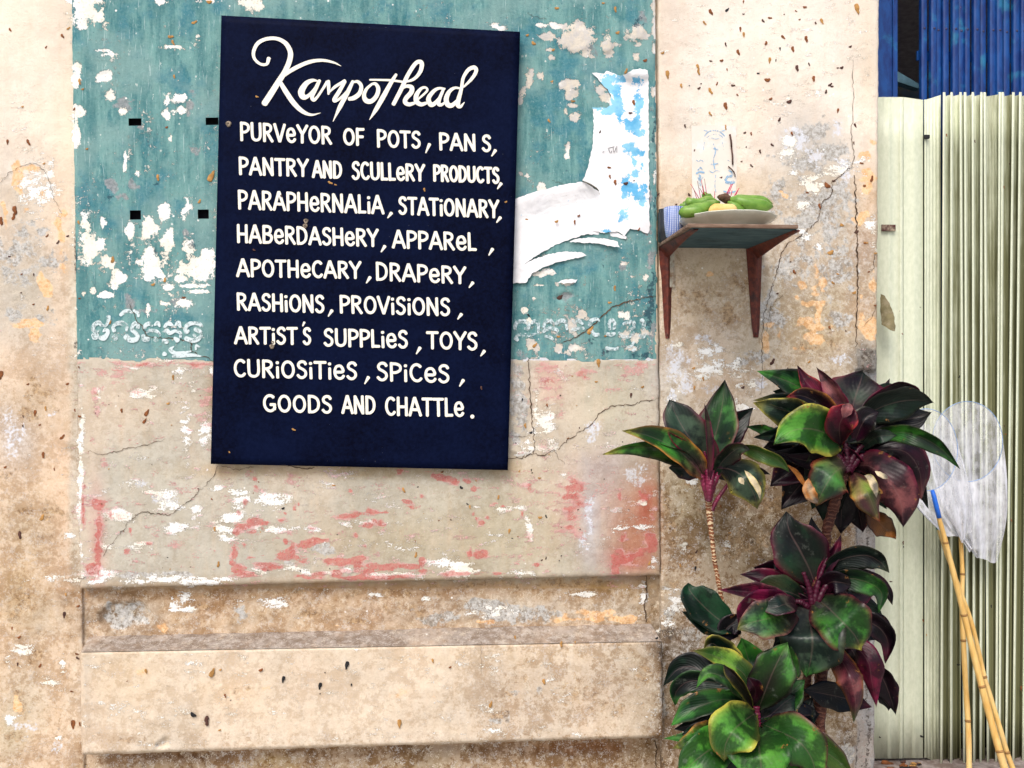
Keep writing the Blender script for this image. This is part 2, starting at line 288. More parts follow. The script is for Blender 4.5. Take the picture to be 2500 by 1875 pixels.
# --- right pillar
RP = gx > 1606
T(rect(1606,-400,2300,420,14), (247,238,226)); T(rect(1606,560,2300,880,60), (212,200,178)); T(rect(1606,860,2300,1160,40), (216,204,184)); T(rect(1606,1150,2300,2300,40), (188,166,130))
for a in [(1640,200,26,300,(240,224,208),.7),(1850,250,60,150,(240,224,208),.7),(2120,120,26,260,(240,226,206),.8),(1980,360,80,80,(216,212,206),.9),(2010,520,90,110,(202,197,186),.95),(2110,600,24,70,(196,176,158),.95),(2120,480,30,80,(232,206,178),.8),
          (2110,780,34,60,(226,196,164),.9),(1760,700,90,70,(208,192,160),.9),(1760,640,80,26,(216,204,176),.8),(1900,640,50,100,(204,198,184),.8),(1980,800,90,60,(208,188,150),.8),(2110,870,30,40,(150,148,140),.9),(1650,920,44,60,(214,218,226),.8),
          (1740,930,60,60,(236,220,198),.8),(1830,870,50,30,(196,184,160),.8),(1640,1050,24,200,(214,204,182),.8),(1720,1000,50,60,(222,210,188),.7),(1700,1200,70,80,(190,172,132),.8),(1860,1230,80,80,(150,116,70),.9),(2040,1320,50,80,(170,130,84),.8),(1800,1400,90,80,(172,154,118),.8),
          (1660,1450,40,60,(206,190,168),.8),(1650,1580,50,60,(120,108,96),.9),(1900,1350,40,60,(110,90,60),.7),(2010,1700,60,100,(190,170,132),.8),(2080,1830,30,50,(96,84,72),.95),(1650,1760,40,60,(130,112,92),.8),(1630,1850,60,40,(150,120,80),.8),(2010,1640,50,40,(214,200,176),.6)]: TB(*a[:5], v=a[5])
fld['flake'] += np.where(RP & (gy > 420), -.05, 0)
BS('grey', [(1990,320,60,40),(1960,400,70,50),(2030,370,60,50),(1900,480,40,50),(2020,500,80,80),(1960,560,60,60),(1930,650,60,60),(2040,640,50,90),(1880,760,40,50),(2050,780,30,60)], .62, 1.3)
BS('grey', [(2110,600,.1,.1),(1850,870,40,20),(1820,890,30,14),(1650,1580,40,30),(1690,1560,30,30),(1660,1640,22,30),(2075,1840,26,44),(1640,1500,16,20),(1620,1700,12,60)], .66, 1.3)
BS('grime', [(2115,870,30,16),(2120,890,24,12),(1635,1545,22,20),(1675,1545,26,12),(2080,1800,20,8),(1840,1320,10,10),(1900,1300,40,20),(1870,1370,20,16),(1612,1600,5,120),(1860,1200,26,14),(2090,1300,4,60),(1622,1690,6,100),(1616,1850,5,30)], .5, 1.5)
BS('peach', [(2005,565,.1,.1),(1995,660,12,30),(2010,690,20,22),(1990,710,22,20),(1960,700,16,14),(1985,740,30,12),(1950,730,10,8),(1960,790,24,18),(2000,800,34,14),(1985,830,40,14),(1950,850,26,12),(1880,790,18,16),(1870,830,12,30),(1905,800,10,30),
  (2110,385,16,12),(2125,440,22,24),(2105,460,14,14),(2105,530,18,14),(1915,480,14,7),(2125,350,10,10),(2000,760,10,40),(2100,770,12,26),(2125,800,18,30),(2105,720,10,14),(2010,440,6,12),(1900,470,12,5),(1730,670,10,6),(2130,690,8,26)], .74, 1.2)
BS('brown', [(1850,1210,50,26),(1800,1240,40,20),(1900,1240,50,40),(1740,1240,40,14),(1700,1180,40,14),(1980,850,60,22),(2020,830,26,20),(1640,1300,16,50),(1680,1350,26,40),(1760,1500,24,40),(1630,1240,10,60),(1830,1320,50,40),(2040,1330,36,60),
  (2010,1700,40,50),(1780,1340,30,50),(1710,730,60,40),(1780,770,50,40),(1800,690,30,30),(1650,1420,24,20),(2060,1250,20,80),(1900,1400,40,60)], .58, 1.4)
BS('blue', [(1650,900,24,50),(1680,940,26,24),(1635,860,14,30),(1670,880,20,20),(1720,830,30,12),(1745,945,30,16),(1850,940,14,20),(1860,930,16,14),(2060,880,30,14),(1990,380,40,30),(1940,340,40,30),(2060,420,26,30),(2050,310,20,30),(1640,960,10,50)], .58, 1.4)
BS('flake', [(1720,860,40,20),(1690,930,.1,.1),(1740,900,50,30),(1820,930,30,26),(1800,910,20,30),(1780,1010,50,40),(1740,1010,30,20),(1660,1000,20,30),(1700,1070,22,20),(1690,1170,16,20),(1960,580,24,16),(1970,500,20,12),(1650,845,30,10),(1700,850,.1,.1),
  (2000,600,12,10),(1640,1440,24,14),(1650,1480,22,22),(1630,1525,18,24),(1780,1330,12,10),(1670,1330,14,12),(2050,410,24,14),(1930,430,22,14),(2130,540,14,18),(2135,620,5,40),(1985,450,30,20),(1930,370,30,30),(2100,400,14,30)], .6, 1.2)
fld['flake'] = np.where(RP & (gy < 300), .12, fld['flake'])
fld['blue'][inp] = 0; fld['blue'][inp & (gx > 1230)] = 1
fld['red'] -= np.where((gx > 172) & (gx < 1606) & (gy > 882) & (gy < 1437), 0, .35)
# broken jamb at the right edge
JX = 2090+(fbm(gx*0, gy, 50, 300)-.5)*22
jamb = (gx > JX) & (gy > 905+(fbm(gx, gy*0, 30, 310)-.5)*20)
jamb2 = jamb | ((gy > 850+(fbm(gx, gy*0, 30, 310)-.5)*26) & (gx > 2092+(fbm(gx*0, gy, 30, 311)-.5)*8))
tint[jamb2] = lin(128,126,120); tint[jamb] = lin(172,174,176)
for k in ('flake','brown','peach','blue','grey','red'): fld[k][jamb2] = 0
fld['grime'][jamb] = .30; fld['grime'][jamb & (gx > JX+24) & (gx < JX+34)] = .50; fld['grime'][jamb & (gx < JX+8)] = .5
fld['relief'][jamb] -= .022
# relief (metres): lumps, chips and steps
def RB(cx, cy, rx, ry, h, ang=0):
    x = wx-cx; y = wy-cy; c, s_ = math.cos(R(ang)), math.sin(R(ang))
    r_ = np.sqrt(((x*c+y*s_)/rx)**2+((-x*s_+y*c)/ry)**2); fld['relief'] += h*np.clip((1.15-r_)/.3, 0, 1)
RB(1410,98,36,30,.004); RB(1550,82,24,15,.004); RB(1485,110,14,20,.006); RB(437,241,16,13,.003); RB(300,1502,60,34,-.014); RB(258,188,16,14,-.003)
RB(1268,960,26,110,.004); RB(1268,1098,26,16,.006); RB(1330,1030,30,70,.003); RB(1375,725,20,9,-.006); RB(395,1815,14,8,-.01)
fld['relief'] += (fbm(gx, gy, 260, 700, 3)-.5)*.012+(fbm(gx, gy, 40, 720, 3)-.5)*.0035
fld['relief'] += np.where((gy > 1438) & (gy < 1560), (fbm(gx, gy, 40, 740, 4)-.5)*.012, 0)+np.where((gy > 1150) & RP, (fbm(gx, gy, 60, 741, 4)-.5)*.012, 0)

tint = .84*tint**1.12
TN = (fbm(gx, gy, 150, 850, 4)-.5)[...,None]; tint *= 1+.34*TN
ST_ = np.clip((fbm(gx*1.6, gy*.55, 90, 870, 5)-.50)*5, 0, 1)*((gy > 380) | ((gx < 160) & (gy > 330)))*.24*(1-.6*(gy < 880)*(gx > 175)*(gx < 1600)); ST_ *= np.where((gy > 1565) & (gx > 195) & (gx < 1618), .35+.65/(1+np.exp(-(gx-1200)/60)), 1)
tint[:] = tint*(1-ST_[...,None])+tint*ST_[...,None]*np.array([.80,.70,.56])
inP = (gx > 172) & (gx < 1604) & (gy > 885) & (gy < 1436)
fld['flake'] += np.where((gx > 172) & (gx < 1598) & (gy < 878), (fbm(gx, gy*.7, 70, 881, 4)-.5)*.75, 0)+np.where(inP, (fbm(gx*.5, gy*1.4, 60, 882, 4)-.5)*.8, 0)+np.where((gx > 195) & (gx < 1618) & (gy > 1570) & (gy < 1800), (fbm(gx, gy, 60, 884, 4)-.5)*.7+.12, 0)+np.where((gx < 172) | (RP & ~jamb), (fbm(gx, gy, 60, 885, 4)-.5)*.5, 0)
fld['red'] += np.where(inP & ((gy > 1150) | (gy < 960)), (fbm(gx*.5, gy*1.3, 50, 883, 4)-.5)*.9+.06, 0)
fld['grime'] += np.where((gx > 172) & (gx < 1598) & (gy < 878), (fbm(gx*1.4, gy*.6, 60, 886, 4)-.5)*.7-.04, 0)
gg = fld['grunge']; gg += .10
g_ = lambda z: 1/(1+np.exp(-z))
gg += np.where((gx < 195), .22*g_((gy-520)/60)+.16*g_((gy-1150)/60), 0)+np.where(RP & ~jamb, .35*g_((gy-470)/40)+.40*g_((gy-1130)/50), 0)
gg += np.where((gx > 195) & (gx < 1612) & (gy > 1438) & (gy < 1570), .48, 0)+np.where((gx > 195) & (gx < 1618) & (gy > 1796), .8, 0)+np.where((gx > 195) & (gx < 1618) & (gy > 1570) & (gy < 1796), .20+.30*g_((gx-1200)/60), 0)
gg += np.where((gx > 172) & (gx < 1606) & (gy > 885) & (gy < 1435), .10, 0); gg[jamb2] = .3; np.clip(gg, 0, 1, out=gg)
def sample(a, px, py):
    u = np.clip((px-G0X)/GS, 0, GW-1.001); v = np.clip((py-G0Y)/GS, 0, GH-1.001)
    i = u.astype(int); j = v.astype(int); fu = u-i; fv = v-j
    if a.ndim == 3: fu = fu[..., None]; fv = fv[..., None]
    return (a[j,i]*(1-fu)+a[j,i+1]*fu)*(1-fv)+(a[j+1,i]*(1-fu)+a[j+1,i+1]*fu)*fv

def surf(px, py): return float(sample(fld['relief'], np.array([float(px)]), np.array([float(py)]))[0])
# ------------------------------------------------------------ plaster material
def plaster():
    t = NT('weathered_plaster')
    F1, F2, TT = t.attr('paint_a'), t.attr('paint_b'), t.attr('tint')
    s1, s2 = t.n('SeparateColor'), t.n('SeparateColor')
    t.put(s1.inputs[0], F1.outputs['Color']); t.put(s2.inputs[0], F2.outputs['Color'])
    teal, flake, red = s1.outputs; grey = F1.outputs['Alpha']
    brown, peach, grime = s2.outputs; blue = F2.outputs['Alpha']
    fine = t.noise(150, 7, .72); mid = t.noise(38, 8, .68, off=(7,1,3)); big = t.noise(9, 8, .62, off=(2,4,9))
    spk = t.noise(105, 6, .72, off=(11,3,5)); hstr = t.noise(42, 7, .68, off=(1,9,2), stretch=(.5,1,1.3)); tiny = t.noise(260, 4, .62, off=(6,3,2)); vstr = t.noise(26, 7, .66, off=(4,2,8), stretch=(1.5,1,.22))
    def mask(f, n, amp, sharp):
        v = t.math('MULTIPLY_ADD', t.math('SUBTRACT', n, .5), amp, f)
        return t.ramp(v, .5-sharp, .5+sharp)
    gr0 = t.ramp(TT.outputs['Alpha'], .1, .5, .12, 1); base0 = t.mix(t.ramp(mid, .32, .68), t.mix(.20, TT.outputs['Color'], (.22,.16,.10), 'MIX'), t.mix(.22, TT.outputs['Color'], (.80,.78,.74)))
    base = t.mix(gr0, TT.outputs['Color'], base0)
    base = t.mix(t.math('MULTIPLY', t.ramp(fine, .35, .65, .0, .34), gr0), base, t.mix(1, base, (.62,.54,.46), 'MULTIPLY'))
    base = t.mix(t.ramp(t.noise(3.2, 7, .62, off=(6,2,7), stretch=(1.4,1,.7)), .46, .66, 0, .30), base, (.76,.60,.45))
    base = t.mix(t.ramp(vstr, .5, .7, 0, .16), base, (.62,.44,.28))
    base = t.mix(mask(grey, mid, 1.9, .10), base, t.mix(t.ramp(spk, .35, .65), (.30,.28,.245), (.56,.55,.53)))
    base = t.mix(t.math('MULTIPLY', mask(brown, mid, 2.0, .16), .75), base, t.mix(t.ramp(spk, .36, .62), (.16,.085,.03), (.46,.30,.15)))
    base = t.mix(t.math('MULTIPLY', mask(peach, big, 1.3, .09), .85), base, t.mix(t.ramp(spk, .35, .65), (.72,.40,.17), (.82,.58,.34)))
    base = t.mix(t.math('MULTIPLY', mask(blue, spk, 1.6, .12), .8), base, (.66,.69,.76))
    gr = TT.outputs['Alpha']; gv = t.math('ADD', t.math('MULTIPLY', mid, .35), t.math('MULTIPLY_ADD', big, .55, t.math('SUBTRACT', t.math('MULTIPLY', spk, .45), .16)))
    base = t.mix(t.math('MULTIPLY', t.ramp(gv, .53, .47), t.math('MULTIPLY', gr, .8)), base, t.mix(1, base, (.46,.32,.18), 'MULTIPLY'))
    base = t.mix(t.math('MULTIPLY', t.ramp(t.math('ADD', t.math('MULTIPLY', t.noise(55, 7, .7, off=(8,8,3)), .6), t.math('MULTIPLY', tiny, .5)), .575, .625), t.math('MULTIPLY', gr, .7)), base, t.mix(t.ramp(big, .4, .6), (.62,.60,.58), (.74,.66,.52)))
    # small white lime specks
    v = t.n('TexVoronoi'); v.inputs['Scale'].default_value = 26; t.put(v.inputs['Vector'], t.pos())
    lime = t.math('MULTIPLY', t.ramp(v.outputs['Distance'], .10, .05), t.ramp(v.outputs['Color'], .55, .6))
    # teal
    tc = t.mix(t.ramp(vstr, .36, .64), (.060,.180,.190), (.155,.315,.30))
    tc = t.mix(t.ramp(big, .50, .62, 0, .85), tc, (.045,.18,.225)); tc = t.mix(t.ramp(t.noise(14, 8, .7, off=(15,4,1), stretch=(1.2,1,.5)), .54, .64, 0, .7), tc, (.022,.14,.165))
    tc = t.mix(t.ramp(t.noise(5, 7, .6, off=(5,5,1)), .48, .62, 0, .65), tc, (.20,.33,.315))
    tc = t.mix(t.ramp(spk, .60, .68, 0, .7), tc, (.02,.10,.15)); tc = t.mix(t.ramp(t.noise(60, 7, .74, off=(1,13,6), stretch=(1,1,.6)), .635, .67, 0, .85), tc, (.66,.68,.64))
    tc = t.mix(t.ramp(fine, .4, .7, 0, .25), tc, (.26,.40,.38))
    mt = mask(teal, mid, .5, .05)
    base = t.mix(mt, base, tc)
    v2 = t.n('TexVoronoi'); v2.inputs['Scale'].default_value = 75; t.put(v2.inputs['Vector'], t.pos())
    nick = t.math('MULTIPLY', t.math('MULTIPLY', t.ramp(v2.outputs['Distance'], .22, .12), t.ramp(v2.outputs['Color'], .62, .66)), t.math('MULTIPLY', mt, t.ramp(big, .42, .52)))
    base = t.mix(nick, base, (.72,.73,.70))
    scr = t.math('MULTIPLY', t.ramp(t.noise(90, 6, .75, off=(3,17,2), stretch=(2.2,1,.16)), .60, .66), mt); base = t.mix(t.math('MULTIPLY', scr, .6), base, (.45,.56,.55))
    mg = t.math('MULTIPLY', t.math('MULTIPLY', mask(grey, mid, 1.9, .10), mt), .8)
    base = t.mix(mg, base, t.mix(t.ramp(spk, .35, .65), (.17,.18,.19), (.36,.35,.36)))
    # white and cream flakes
    fn = t.math('ADD', t.math('MULTIPLY', mid, .35), t.math('ADD', t.math('MULTIPLY', spk, .5), t.math('MULTIPLY', tiny, .2)))
    fn = t.math('SUBTRACT', fn, .025)
    hs = t.math('SUBTRACT', t.math('ADD', t.math('MULTIPLY', hstr, .75), t.math('MULTIPLY', tiny, .4)), .075)
    fn = t.mix(mt, hs, fn)
    vfl = t.math('MULTIPLY_ADD', t.math('SUBTRACT', fn, .5), 3.3, flake)
    mf = t.ramp(vfl, .445, .555)
    base = t.mix(t.math('MULTIPLY', t.math('MULTIPLY', t.ramp(vfl, .33, .44), t.ramp(spk, .42, .52)), .55), base, t.mix(mt, t.mix(1, base, (.62,.55,.46), 'MULTIPLY'), (.13,.15,.14)))
    wc = t.mix(t.ramp(big, .40, .56), (.80,.76,.66), (.86,.86,.83))
    wc = t.mix(t.math('MULTIPLY', t.math('MULTIPLY', t.ramp(t.noise(6, 4, .6, off=(21,4,13)), .42, .50, .25, .95), mt), blue), wc, t.mix(t.ramp(mid, .4, .6), (.60,.54,.45), (.50,.47,.44)))
    wc = t.mix(t.ramp(spk, .54, .66, 0, .7), wc, (.50,.44,.35))
    base = t.mix(t.math('MULTIPLY', mf, t.ramp(fine, .3, .5, .8, 1)), base, wc)
    base = t.mix(t.math('MULTIPLY', lime, t.ramp(mid, .45, .6)), base, (.86,.84,.80))
    rn = t.math('SUBTRACT', t.math('ADD', t.math('MULTIPLY', hstr, .75), t.math('MULTIPLY', tiny, .4)), .075)
    mr = mask(red, rn, 4.6, .06)
    base = t.mix(t.math('MULTIPLY', mr, t.ramp(spk, .35, .6, .95, .65)), base, t.mix(t.math('MULTIPLY', t.ramp(red, .56, .70), t.ramp(tiny, .38, .55, 1, .75)), t.mix(t.ramp(mid,.4,.6), (.62,.36,.33), (.52,.25,.24)), t.mix(t.ramp(mid,.38,.62), (.50,.13,.115), (.42,.075,.06))))
    gm = t.math('MULTIPLY', mask(grime, spk, 1.8, .12), .85)
    base = t.mix(gm, base, t.mix(mt, (.07,.05,.038), (.02,.06,.085)))
    t.col(base); t.rough(.88, .2)
    h = t.math('MULTIPLY_ADD', t.math('MULTIPLY', mf, t.math('MULTIPLY_ADD', mt, -1.9, .9)), 1.0, t.math('MULTIPLY', mt, .8))
    h = t.math('ADD', h, t.math('MULTIPLY', mr, .3)); h = t.math('MULTIPLY_ADD', fine, .5, h); h = t.math('MULTIPLY_ADD', mid, 1.6, h)
    h = t.math('SUBTRACT', h, t.math('MULTIPLY', mask(brown, mid, 2.0, .16), .5))
    h = t.math('MULTIPLY_ADD', tiny, .5, h); t.bump(h, .6, .0028)
    return t.m
M_PL = plaster()

wall = empty('shop_wall', 'weathered plaster shop wall with peeling teal paint, bare concrete, ledge and cream pillars', 'wall', (0,0,0))
def axis(a, b, lo, hi, step):
    s_ = list(np.arange(a, b, step)) if b > a else []
    pre = [x for x in (lo,) if lo < a]; post = [x for x in (hi,) if hi > b]
    return np.array(pre+s_+[b]+post, float)
def piece(name, quad, dd, xs_in, ys_in, jag=(2,2,2,2), back=.05, round_=.006, holes=(), step=4.5, over=None, dfun=None):
    """quad TL,TR,BR,BL in photo px; dd = depth or four depths; grid with relief, rounded edges and returns"""
    TL,TR,BR,BL = [np.array(q, float) for q in quad]
    W = TR[0]-TL[0]; H = BL[1]-TL[1]
    ua = sorted(set([0.,1.]+[float(x) for x in np.clip((np.arange(xs_in[0], xs_in[1], step)-TL[0])/W, 0, 1)]))
    va = sorted(set([0.,1.]+[float(x) for x in np.clip((np.arange(ys_in[0], ys_in[1], step)-TL[1])/H, 0, 1)]))
    def dense(a, L, r):   # extra rows near the edges for the rounding
        a = [x for x in a if x == 0 or x == 1 or (x*L > 3 and (1-x)*L > 3)]
        return np.array(sorted(set(a+[2/L, 1-2/L])))
    ua = dense(ua, W, 1); va = dense(va, H, 1)
    U, V = np.meshgrid(ua, va)
    top = TL+(TR-TL)*U[...,None]; bot = BL+(BR-BL)*U[...,None]
    Q = top+(bot-top)*V[...,None]; px = Q[...,0].copy(); py = Q[...,1].copy()
    nz = lambda s_: (fbm(px*1.0, py*1.0, 26, s_, 4)-.5)
    eL = np.exp(-U*W/3); eR = np.exp(-(1-U)*W/3); eT = np.exp(-V*H/3); eB = np.exp(-(1-V)*H/3)
    px += nz(61)*(eL*jag[0]+eR*jag[1])*2; py += nz(63)*(eT*jag[2]+eB*jag[3])*2
    D = np.full(px.shape, dd) if not hasattr(dd, '__len__') else (dd[0]*(1-U)+dd[1]*U)*(1-V)+(dd[3]*(1-U)+dd[2]*U)*V
    e = np.minimum(np.minimum(U*W, (1-U)*W), np.minimum(V*H, (1-V)*H))
    rr = np.clip(1-e/6, 0, 1)
    D = D-round_*rr**2+sample(fld['relief'], px, py)
    if dfun is not None: D = D+dfun(px, py)
    verts = PA(px, py, D).reshape(-1,3); ny, nx = px.shape
    idx = np.arange(nx*ny).reshape(ny, nx)
    f = np.stack([idx[:-1,:-1], idx[1:,:-1], idx[1:,1:], idx[:-1,1:]], -1).reshape(-1,4)
    if holes:
        cx = (px[:-1,:-1]+px[1:,1:]).reshape(-1)/2; cy = (py[:-1,:-1]+py[1:,1:]).reshape(-1)/2; keep = np.ones(len(f), bool)
        for (a,b,c,d_) in holes: keep &= ~((cx > a) & (cx < c) & (cy > b) & (cy < d_))
        f = f[keep]
    ring = list(idx[0,:])+list(idx[1:,-1])+list(idx[-1,-2::-1])+list(idx[-2:0:-1,0])
    rb = verts[ring].copy(); rb[:,1] += back; nv = len(verts); m = len(ring)
    verts = np.vstack([verts, rb])
    rf = [(ring[k], ring[(k+1)%m], nv+(k+1)%m, nv+k) for k in range(m)]
    f = np.vstack([f, np.array(rf)])
    me = bpy.data.meshes.new(name)
    me.vertices.add(len(verts)); me.vertices.foreach_set('co', verts.astype(np.float32).ravel())
    me.loops.add(len(f)*4); me.loops.foreach_set('vertex_index', f.astype(np.int32).ravel())
    me.polygons.add(len(f)); me.polygons.foreach_set('loop_start', (np.arange(len(f))*4).astype(np.int32))
    me.update(calc_edges=True); me.validate()
    apx = np.concatenate([px.ravel(), px.ravel()[ring]]); apy = np.concatenate([py.ravel(), py.ravel()[ring]])
    def put(nm, arr):
        a = me.color_attributes.new(nm, 'FLOAT_COLOR', 'POINT'); a.data.foreach_set('color', arr.astype(np.float32).ravel())
    S_ = {k: sample(v, apx, apy) for k,v in fld.items()}
    if over:
        for k,v in over.items():
            if k in S_: S_[k] = v(apx, apy) if callable(v) else np.full(apx.shape, v)
    TI = sample(tint, apx, apy)
    if over and 'tint' in over: TI = over['tint'](apx, apy, TI)
    put('paint_a', np.stack([S_['teal'], S_['flake'], S_['red'], S_['grey']], -1))
    put('paint_b', np.stack([S_['brown'], S_['peach'], S_['grime'], S_['blue']], -1))
    put('tint', np.concatenate([TI, S_['grunge'][:,None]], -1))
    me.materials.append(M_PL); me.shade_smooth()
    o = bpy.data.objects.new(name, me); COL.objects.link(o); o.parent = wall
    return o
notteal = dict(teal=0.)
piece('plaster_band', [(-900,-700),(2140,-700),(2120,2140),(-900,2140)], .015, (150,1640), (1395,1900), round_=0, back=.12, over=notteal, step=4)
piece('pillar', [(-900,-700),(178,-700),(208,2140),(-900,2140)], .026, (-20,215), (-20,1900), (0,2,0,0), .02, .003, over=notteal)
holes = [(313,287,345,306),(503,288,532,306),(318,515,342,535),(483,513,509,532)]
piece('painted_panel', [(165,-700),(1593,-700),(1612,1404),(197,1436)], .05, (160,1620), (-20,1440), (1.5,2,0,2.5), .035, .006, holes=holes)
piece('pillar', [(1603,-700),(2149,-700),(2132,2140),(1616,2140)], .043, (1590,2160), (-20,1900), (1.5,2.5,0,0), .20, .005, over=notteal)
mauve = lambda x, y, T_: np.array(lin(134,121,110))[None]*(.93+.14*fbm(x*.25, y, 14, 801))[:,None]
piece('ledge_top', [(216,1556),(1590,1524),(1616,1566),(197,1592)], (.022,.022,.098,.098), (190,1620), (1520,1600), (1,1,3,0), .02, .0,
      over=dict(teal=0.,flake=-.2,red=-.5,grey=0.,brown=.1,peach=0.,grime=.12,blue=.1,tint=mauve,relief=0.,grunge=.45))
piece('ledge', [(196,1590),(1616,1564),(1620,1800),(200,1843)], .10, (190,1625), (1555,1850), (1.5,1.5,1.5,2.5), .09, .014,
      over=dict(tint=lambda x, y, T_: sample(tint, x, np.minimum(y, 1775)), grunge=lambda x, y: sample(fld['grunge'], x, np.minimum(y, 1775))+.25*(y > 1790)*fbm(x, y, 50, 333), flake=lambda x, y: sample(fld['flake'], x, np.minimum(y, 1785))))
# sockets behind the square holes in the panel
M_SOCKET = simple('socket_dark', (.012,.012,.02), .8, .2)  # socket boxes are coloured near-black all over
for (a,b,c,d_) in holes:
    m = MB(); q = [P(a-3,b-3,.04), P(c+3,b-3,.04), P(c+3,d_+3,.04), P(a-3,d_+3,.04)]; q2 = [v+Vector((0,.020,0)) for v in q]
    m.add(q+q2, [(4,5,6,7),(0,1,5,4),(1,2,6,5),(2,3,7,6),(3,0,4,7)]); m.build('socket', M_SOCKET, wall, False)

# cracks: thin raised ribbons, the groove's shade painted in as dark colour
M_CR = simple('crack_shade', (.085,.055,.035), .9, .1, .5, 60)
M_LIP = simple('crack_lip', (.55,.47,.37), .9, .1, .25, 60)
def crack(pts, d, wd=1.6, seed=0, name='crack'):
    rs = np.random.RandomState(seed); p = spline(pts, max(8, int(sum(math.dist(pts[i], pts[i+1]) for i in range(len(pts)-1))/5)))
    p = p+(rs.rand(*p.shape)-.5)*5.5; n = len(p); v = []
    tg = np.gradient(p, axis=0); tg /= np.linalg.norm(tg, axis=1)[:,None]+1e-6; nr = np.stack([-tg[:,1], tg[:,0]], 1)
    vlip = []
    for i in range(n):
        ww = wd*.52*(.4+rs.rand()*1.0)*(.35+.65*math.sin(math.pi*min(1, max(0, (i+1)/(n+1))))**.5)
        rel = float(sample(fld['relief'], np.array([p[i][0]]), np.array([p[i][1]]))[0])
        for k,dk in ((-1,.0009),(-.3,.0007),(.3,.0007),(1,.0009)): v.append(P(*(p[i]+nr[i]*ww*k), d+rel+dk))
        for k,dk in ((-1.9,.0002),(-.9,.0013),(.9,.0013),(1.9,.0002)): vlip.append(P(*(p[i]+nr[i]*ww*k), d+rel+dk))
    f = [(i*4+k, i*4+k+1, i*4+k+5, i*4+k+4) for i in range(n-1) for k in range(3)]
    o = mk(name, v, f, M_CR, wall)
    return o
DP, DR, DL = .05, .043, .026
CR = [([(316,742),(330,775),(350,800),(362,820),(395,826),(430,828),(464,838),(470,858),(500,872),(520,882)],DP,2.0),
 ([(534,1137),(520,1165),(490,1195),(470,1215),(440,1240),(412,1258),(395,1255),(372,1252),(345,1250),(325,1265),(300,1295),(270,1330),(252,1360)],DP,1.5),
 ([(190,1415),(205,1412),(212,1406)],DP,1.6),
 ([(215,1097),(245,1110),(275,1104),(310,1095),(345,1090),(370,1082),(400,1075)],DP,1.2),
 ([(1360,1098),(1385,1075),(1420,1052),(1445,1035),(1465,1008),(1500,990),(1540,988),(1575,978),(1608,974)],DP,1.8),
 ([(1355,1095),(1362,1115),(1380,1135)],DP,.9),
 ([(1290,872),(1292,920),(1296,990),(1300,1040),(1303,1060),(1304,1108)],DP,2.2),
 ([(1243,1118),(1275,1118),(1300,1108),(1325,1112),(1352,1098)],DP,2.0),
 ([(1243,1064),(1270,1066),(1298,1062)],DP,.9),
 ([(1370,840),(1410,820),(1450,790),(1490,755),(1530,738),(1570,728),(1600,724)],DP,2.4),
 ([(2082,150),(2083,240),(2080,320),(2084,380),(2080,405),(2062,420),(2040,440),(2032,445),(2030,475),(2005,500),(1995,540),(1960,570),(1915,607),(1900,650),(1885,700),(1872,745),(1864,780),(1860,850),(1862,900),(1858,960)],DR,1.7),
 ([(2087,430),(2090,500),(2092,560),(2093,620),(2094,700),(2091,760),(2091,845)],DR,3.2),
 ([(2138,620),(2132,655),(2126,658)],DR,1.3),([(1910,720),(1895,735),(1880,760),(1870,820)],DR,1.0),
 ([(2143,735),(2130,770),(2105,800)],DR,.9),([(0,450),(20,425),(55,405),(90,402),(115,430),(130,480),(150,520)],DL,1.0),
 ([(10,235+10),(12,240)],DL,.5),([(1288,1535-100),(1290,1440)],.018,.5),([(1576,1405),(1579,1440),(1574,1480),(1580,1520)],.018,3.0),([(1600,1806),(1603,1840),(1600,1875)],.018,3.2),
 ([(1174,1565),(1175,1600),(1174,1650)],.102,.6),([(1055,1610),(1056,1680)],.102,.5),([(560,1555),(540,1565)],.10,.1),([(1287,30),(1300,38),(1335,48)],DP,.9),([(1345,440),(1385,452)],DP,.8),([(700,1138),(740,1144),(770,1140)],.05,2.0),([(540,1137),(580,1146),(620,1138)],.05,1.0)]
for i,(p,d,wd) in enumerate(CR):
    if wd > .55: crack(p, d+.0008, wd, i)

# mud specks, husks and droppings stuck to the wall: lumps
def blobmesh(seed, el=1.6):
    rs = random.Random(seed); bm = bmesh.new(); bmesh.ops.create_icosphere(bm, subdivisions=2, radius=1)
    ph = [rs.random()*6 for _ in range(4)]
    for v in bm.verts:
        a = math.atan2(v.co.z, v.co.x); k = 1+.28*math.sin(2*a+ph[0])+.18*math.sin(3*a+ph[1])+.10*math.sin(5*a+ph[2])
        v.co.x *= k*el; v.co.z *= k; v.co.y *= .45*(1+.3*math.sin(a+ph[3]))
    me = bpy.data.meshes.new('mud_speck'); bm.to_mesh(me); bm.free(); me.shade_smooth(); return me
SPM = [simple('mud_rust', (.19,.065,.02), .8, .3, .4, 90), simple('mud_dark', (.07,.03,.022), .7, .3, .4, 90), simple('mud_ochre', (.38,.20,.06), .8, .3, .3, 90), simple('mud_black', (.012,.012,.014), .7, .3)]
SPB = []
for k in range(4):
    for mi in range(4):
        me = blobmesh(k*3+1, (1,1.3,1.7,2.2)[k]); me.materials.append(SPM[mi]); SPB.append(me)
def speck(px, py, size, ang=0, mi=0, shape=None, d=.05, parent=None):
    shape = random.randrange(4) if shape is None else shape
    o = bpy.data.objects.new('mud_speck', SPB[shape*4+mi]); s_ = .80*size*mpp(px, d)/(1,1.3,1.7,2.2)[shape]
    o.location = P(px, py, d+(surf(px, py)-.002 if parent is None else 0)); o.rotation_euler = (0, R(ang), 0); o.scale = (s_, s_*.4, s_); COL.objects.link(o)
    par = parent or wall; o.parent = par; o.matrix_parent_inverse = Matrix.Translation(-Vector(par.location)); return o
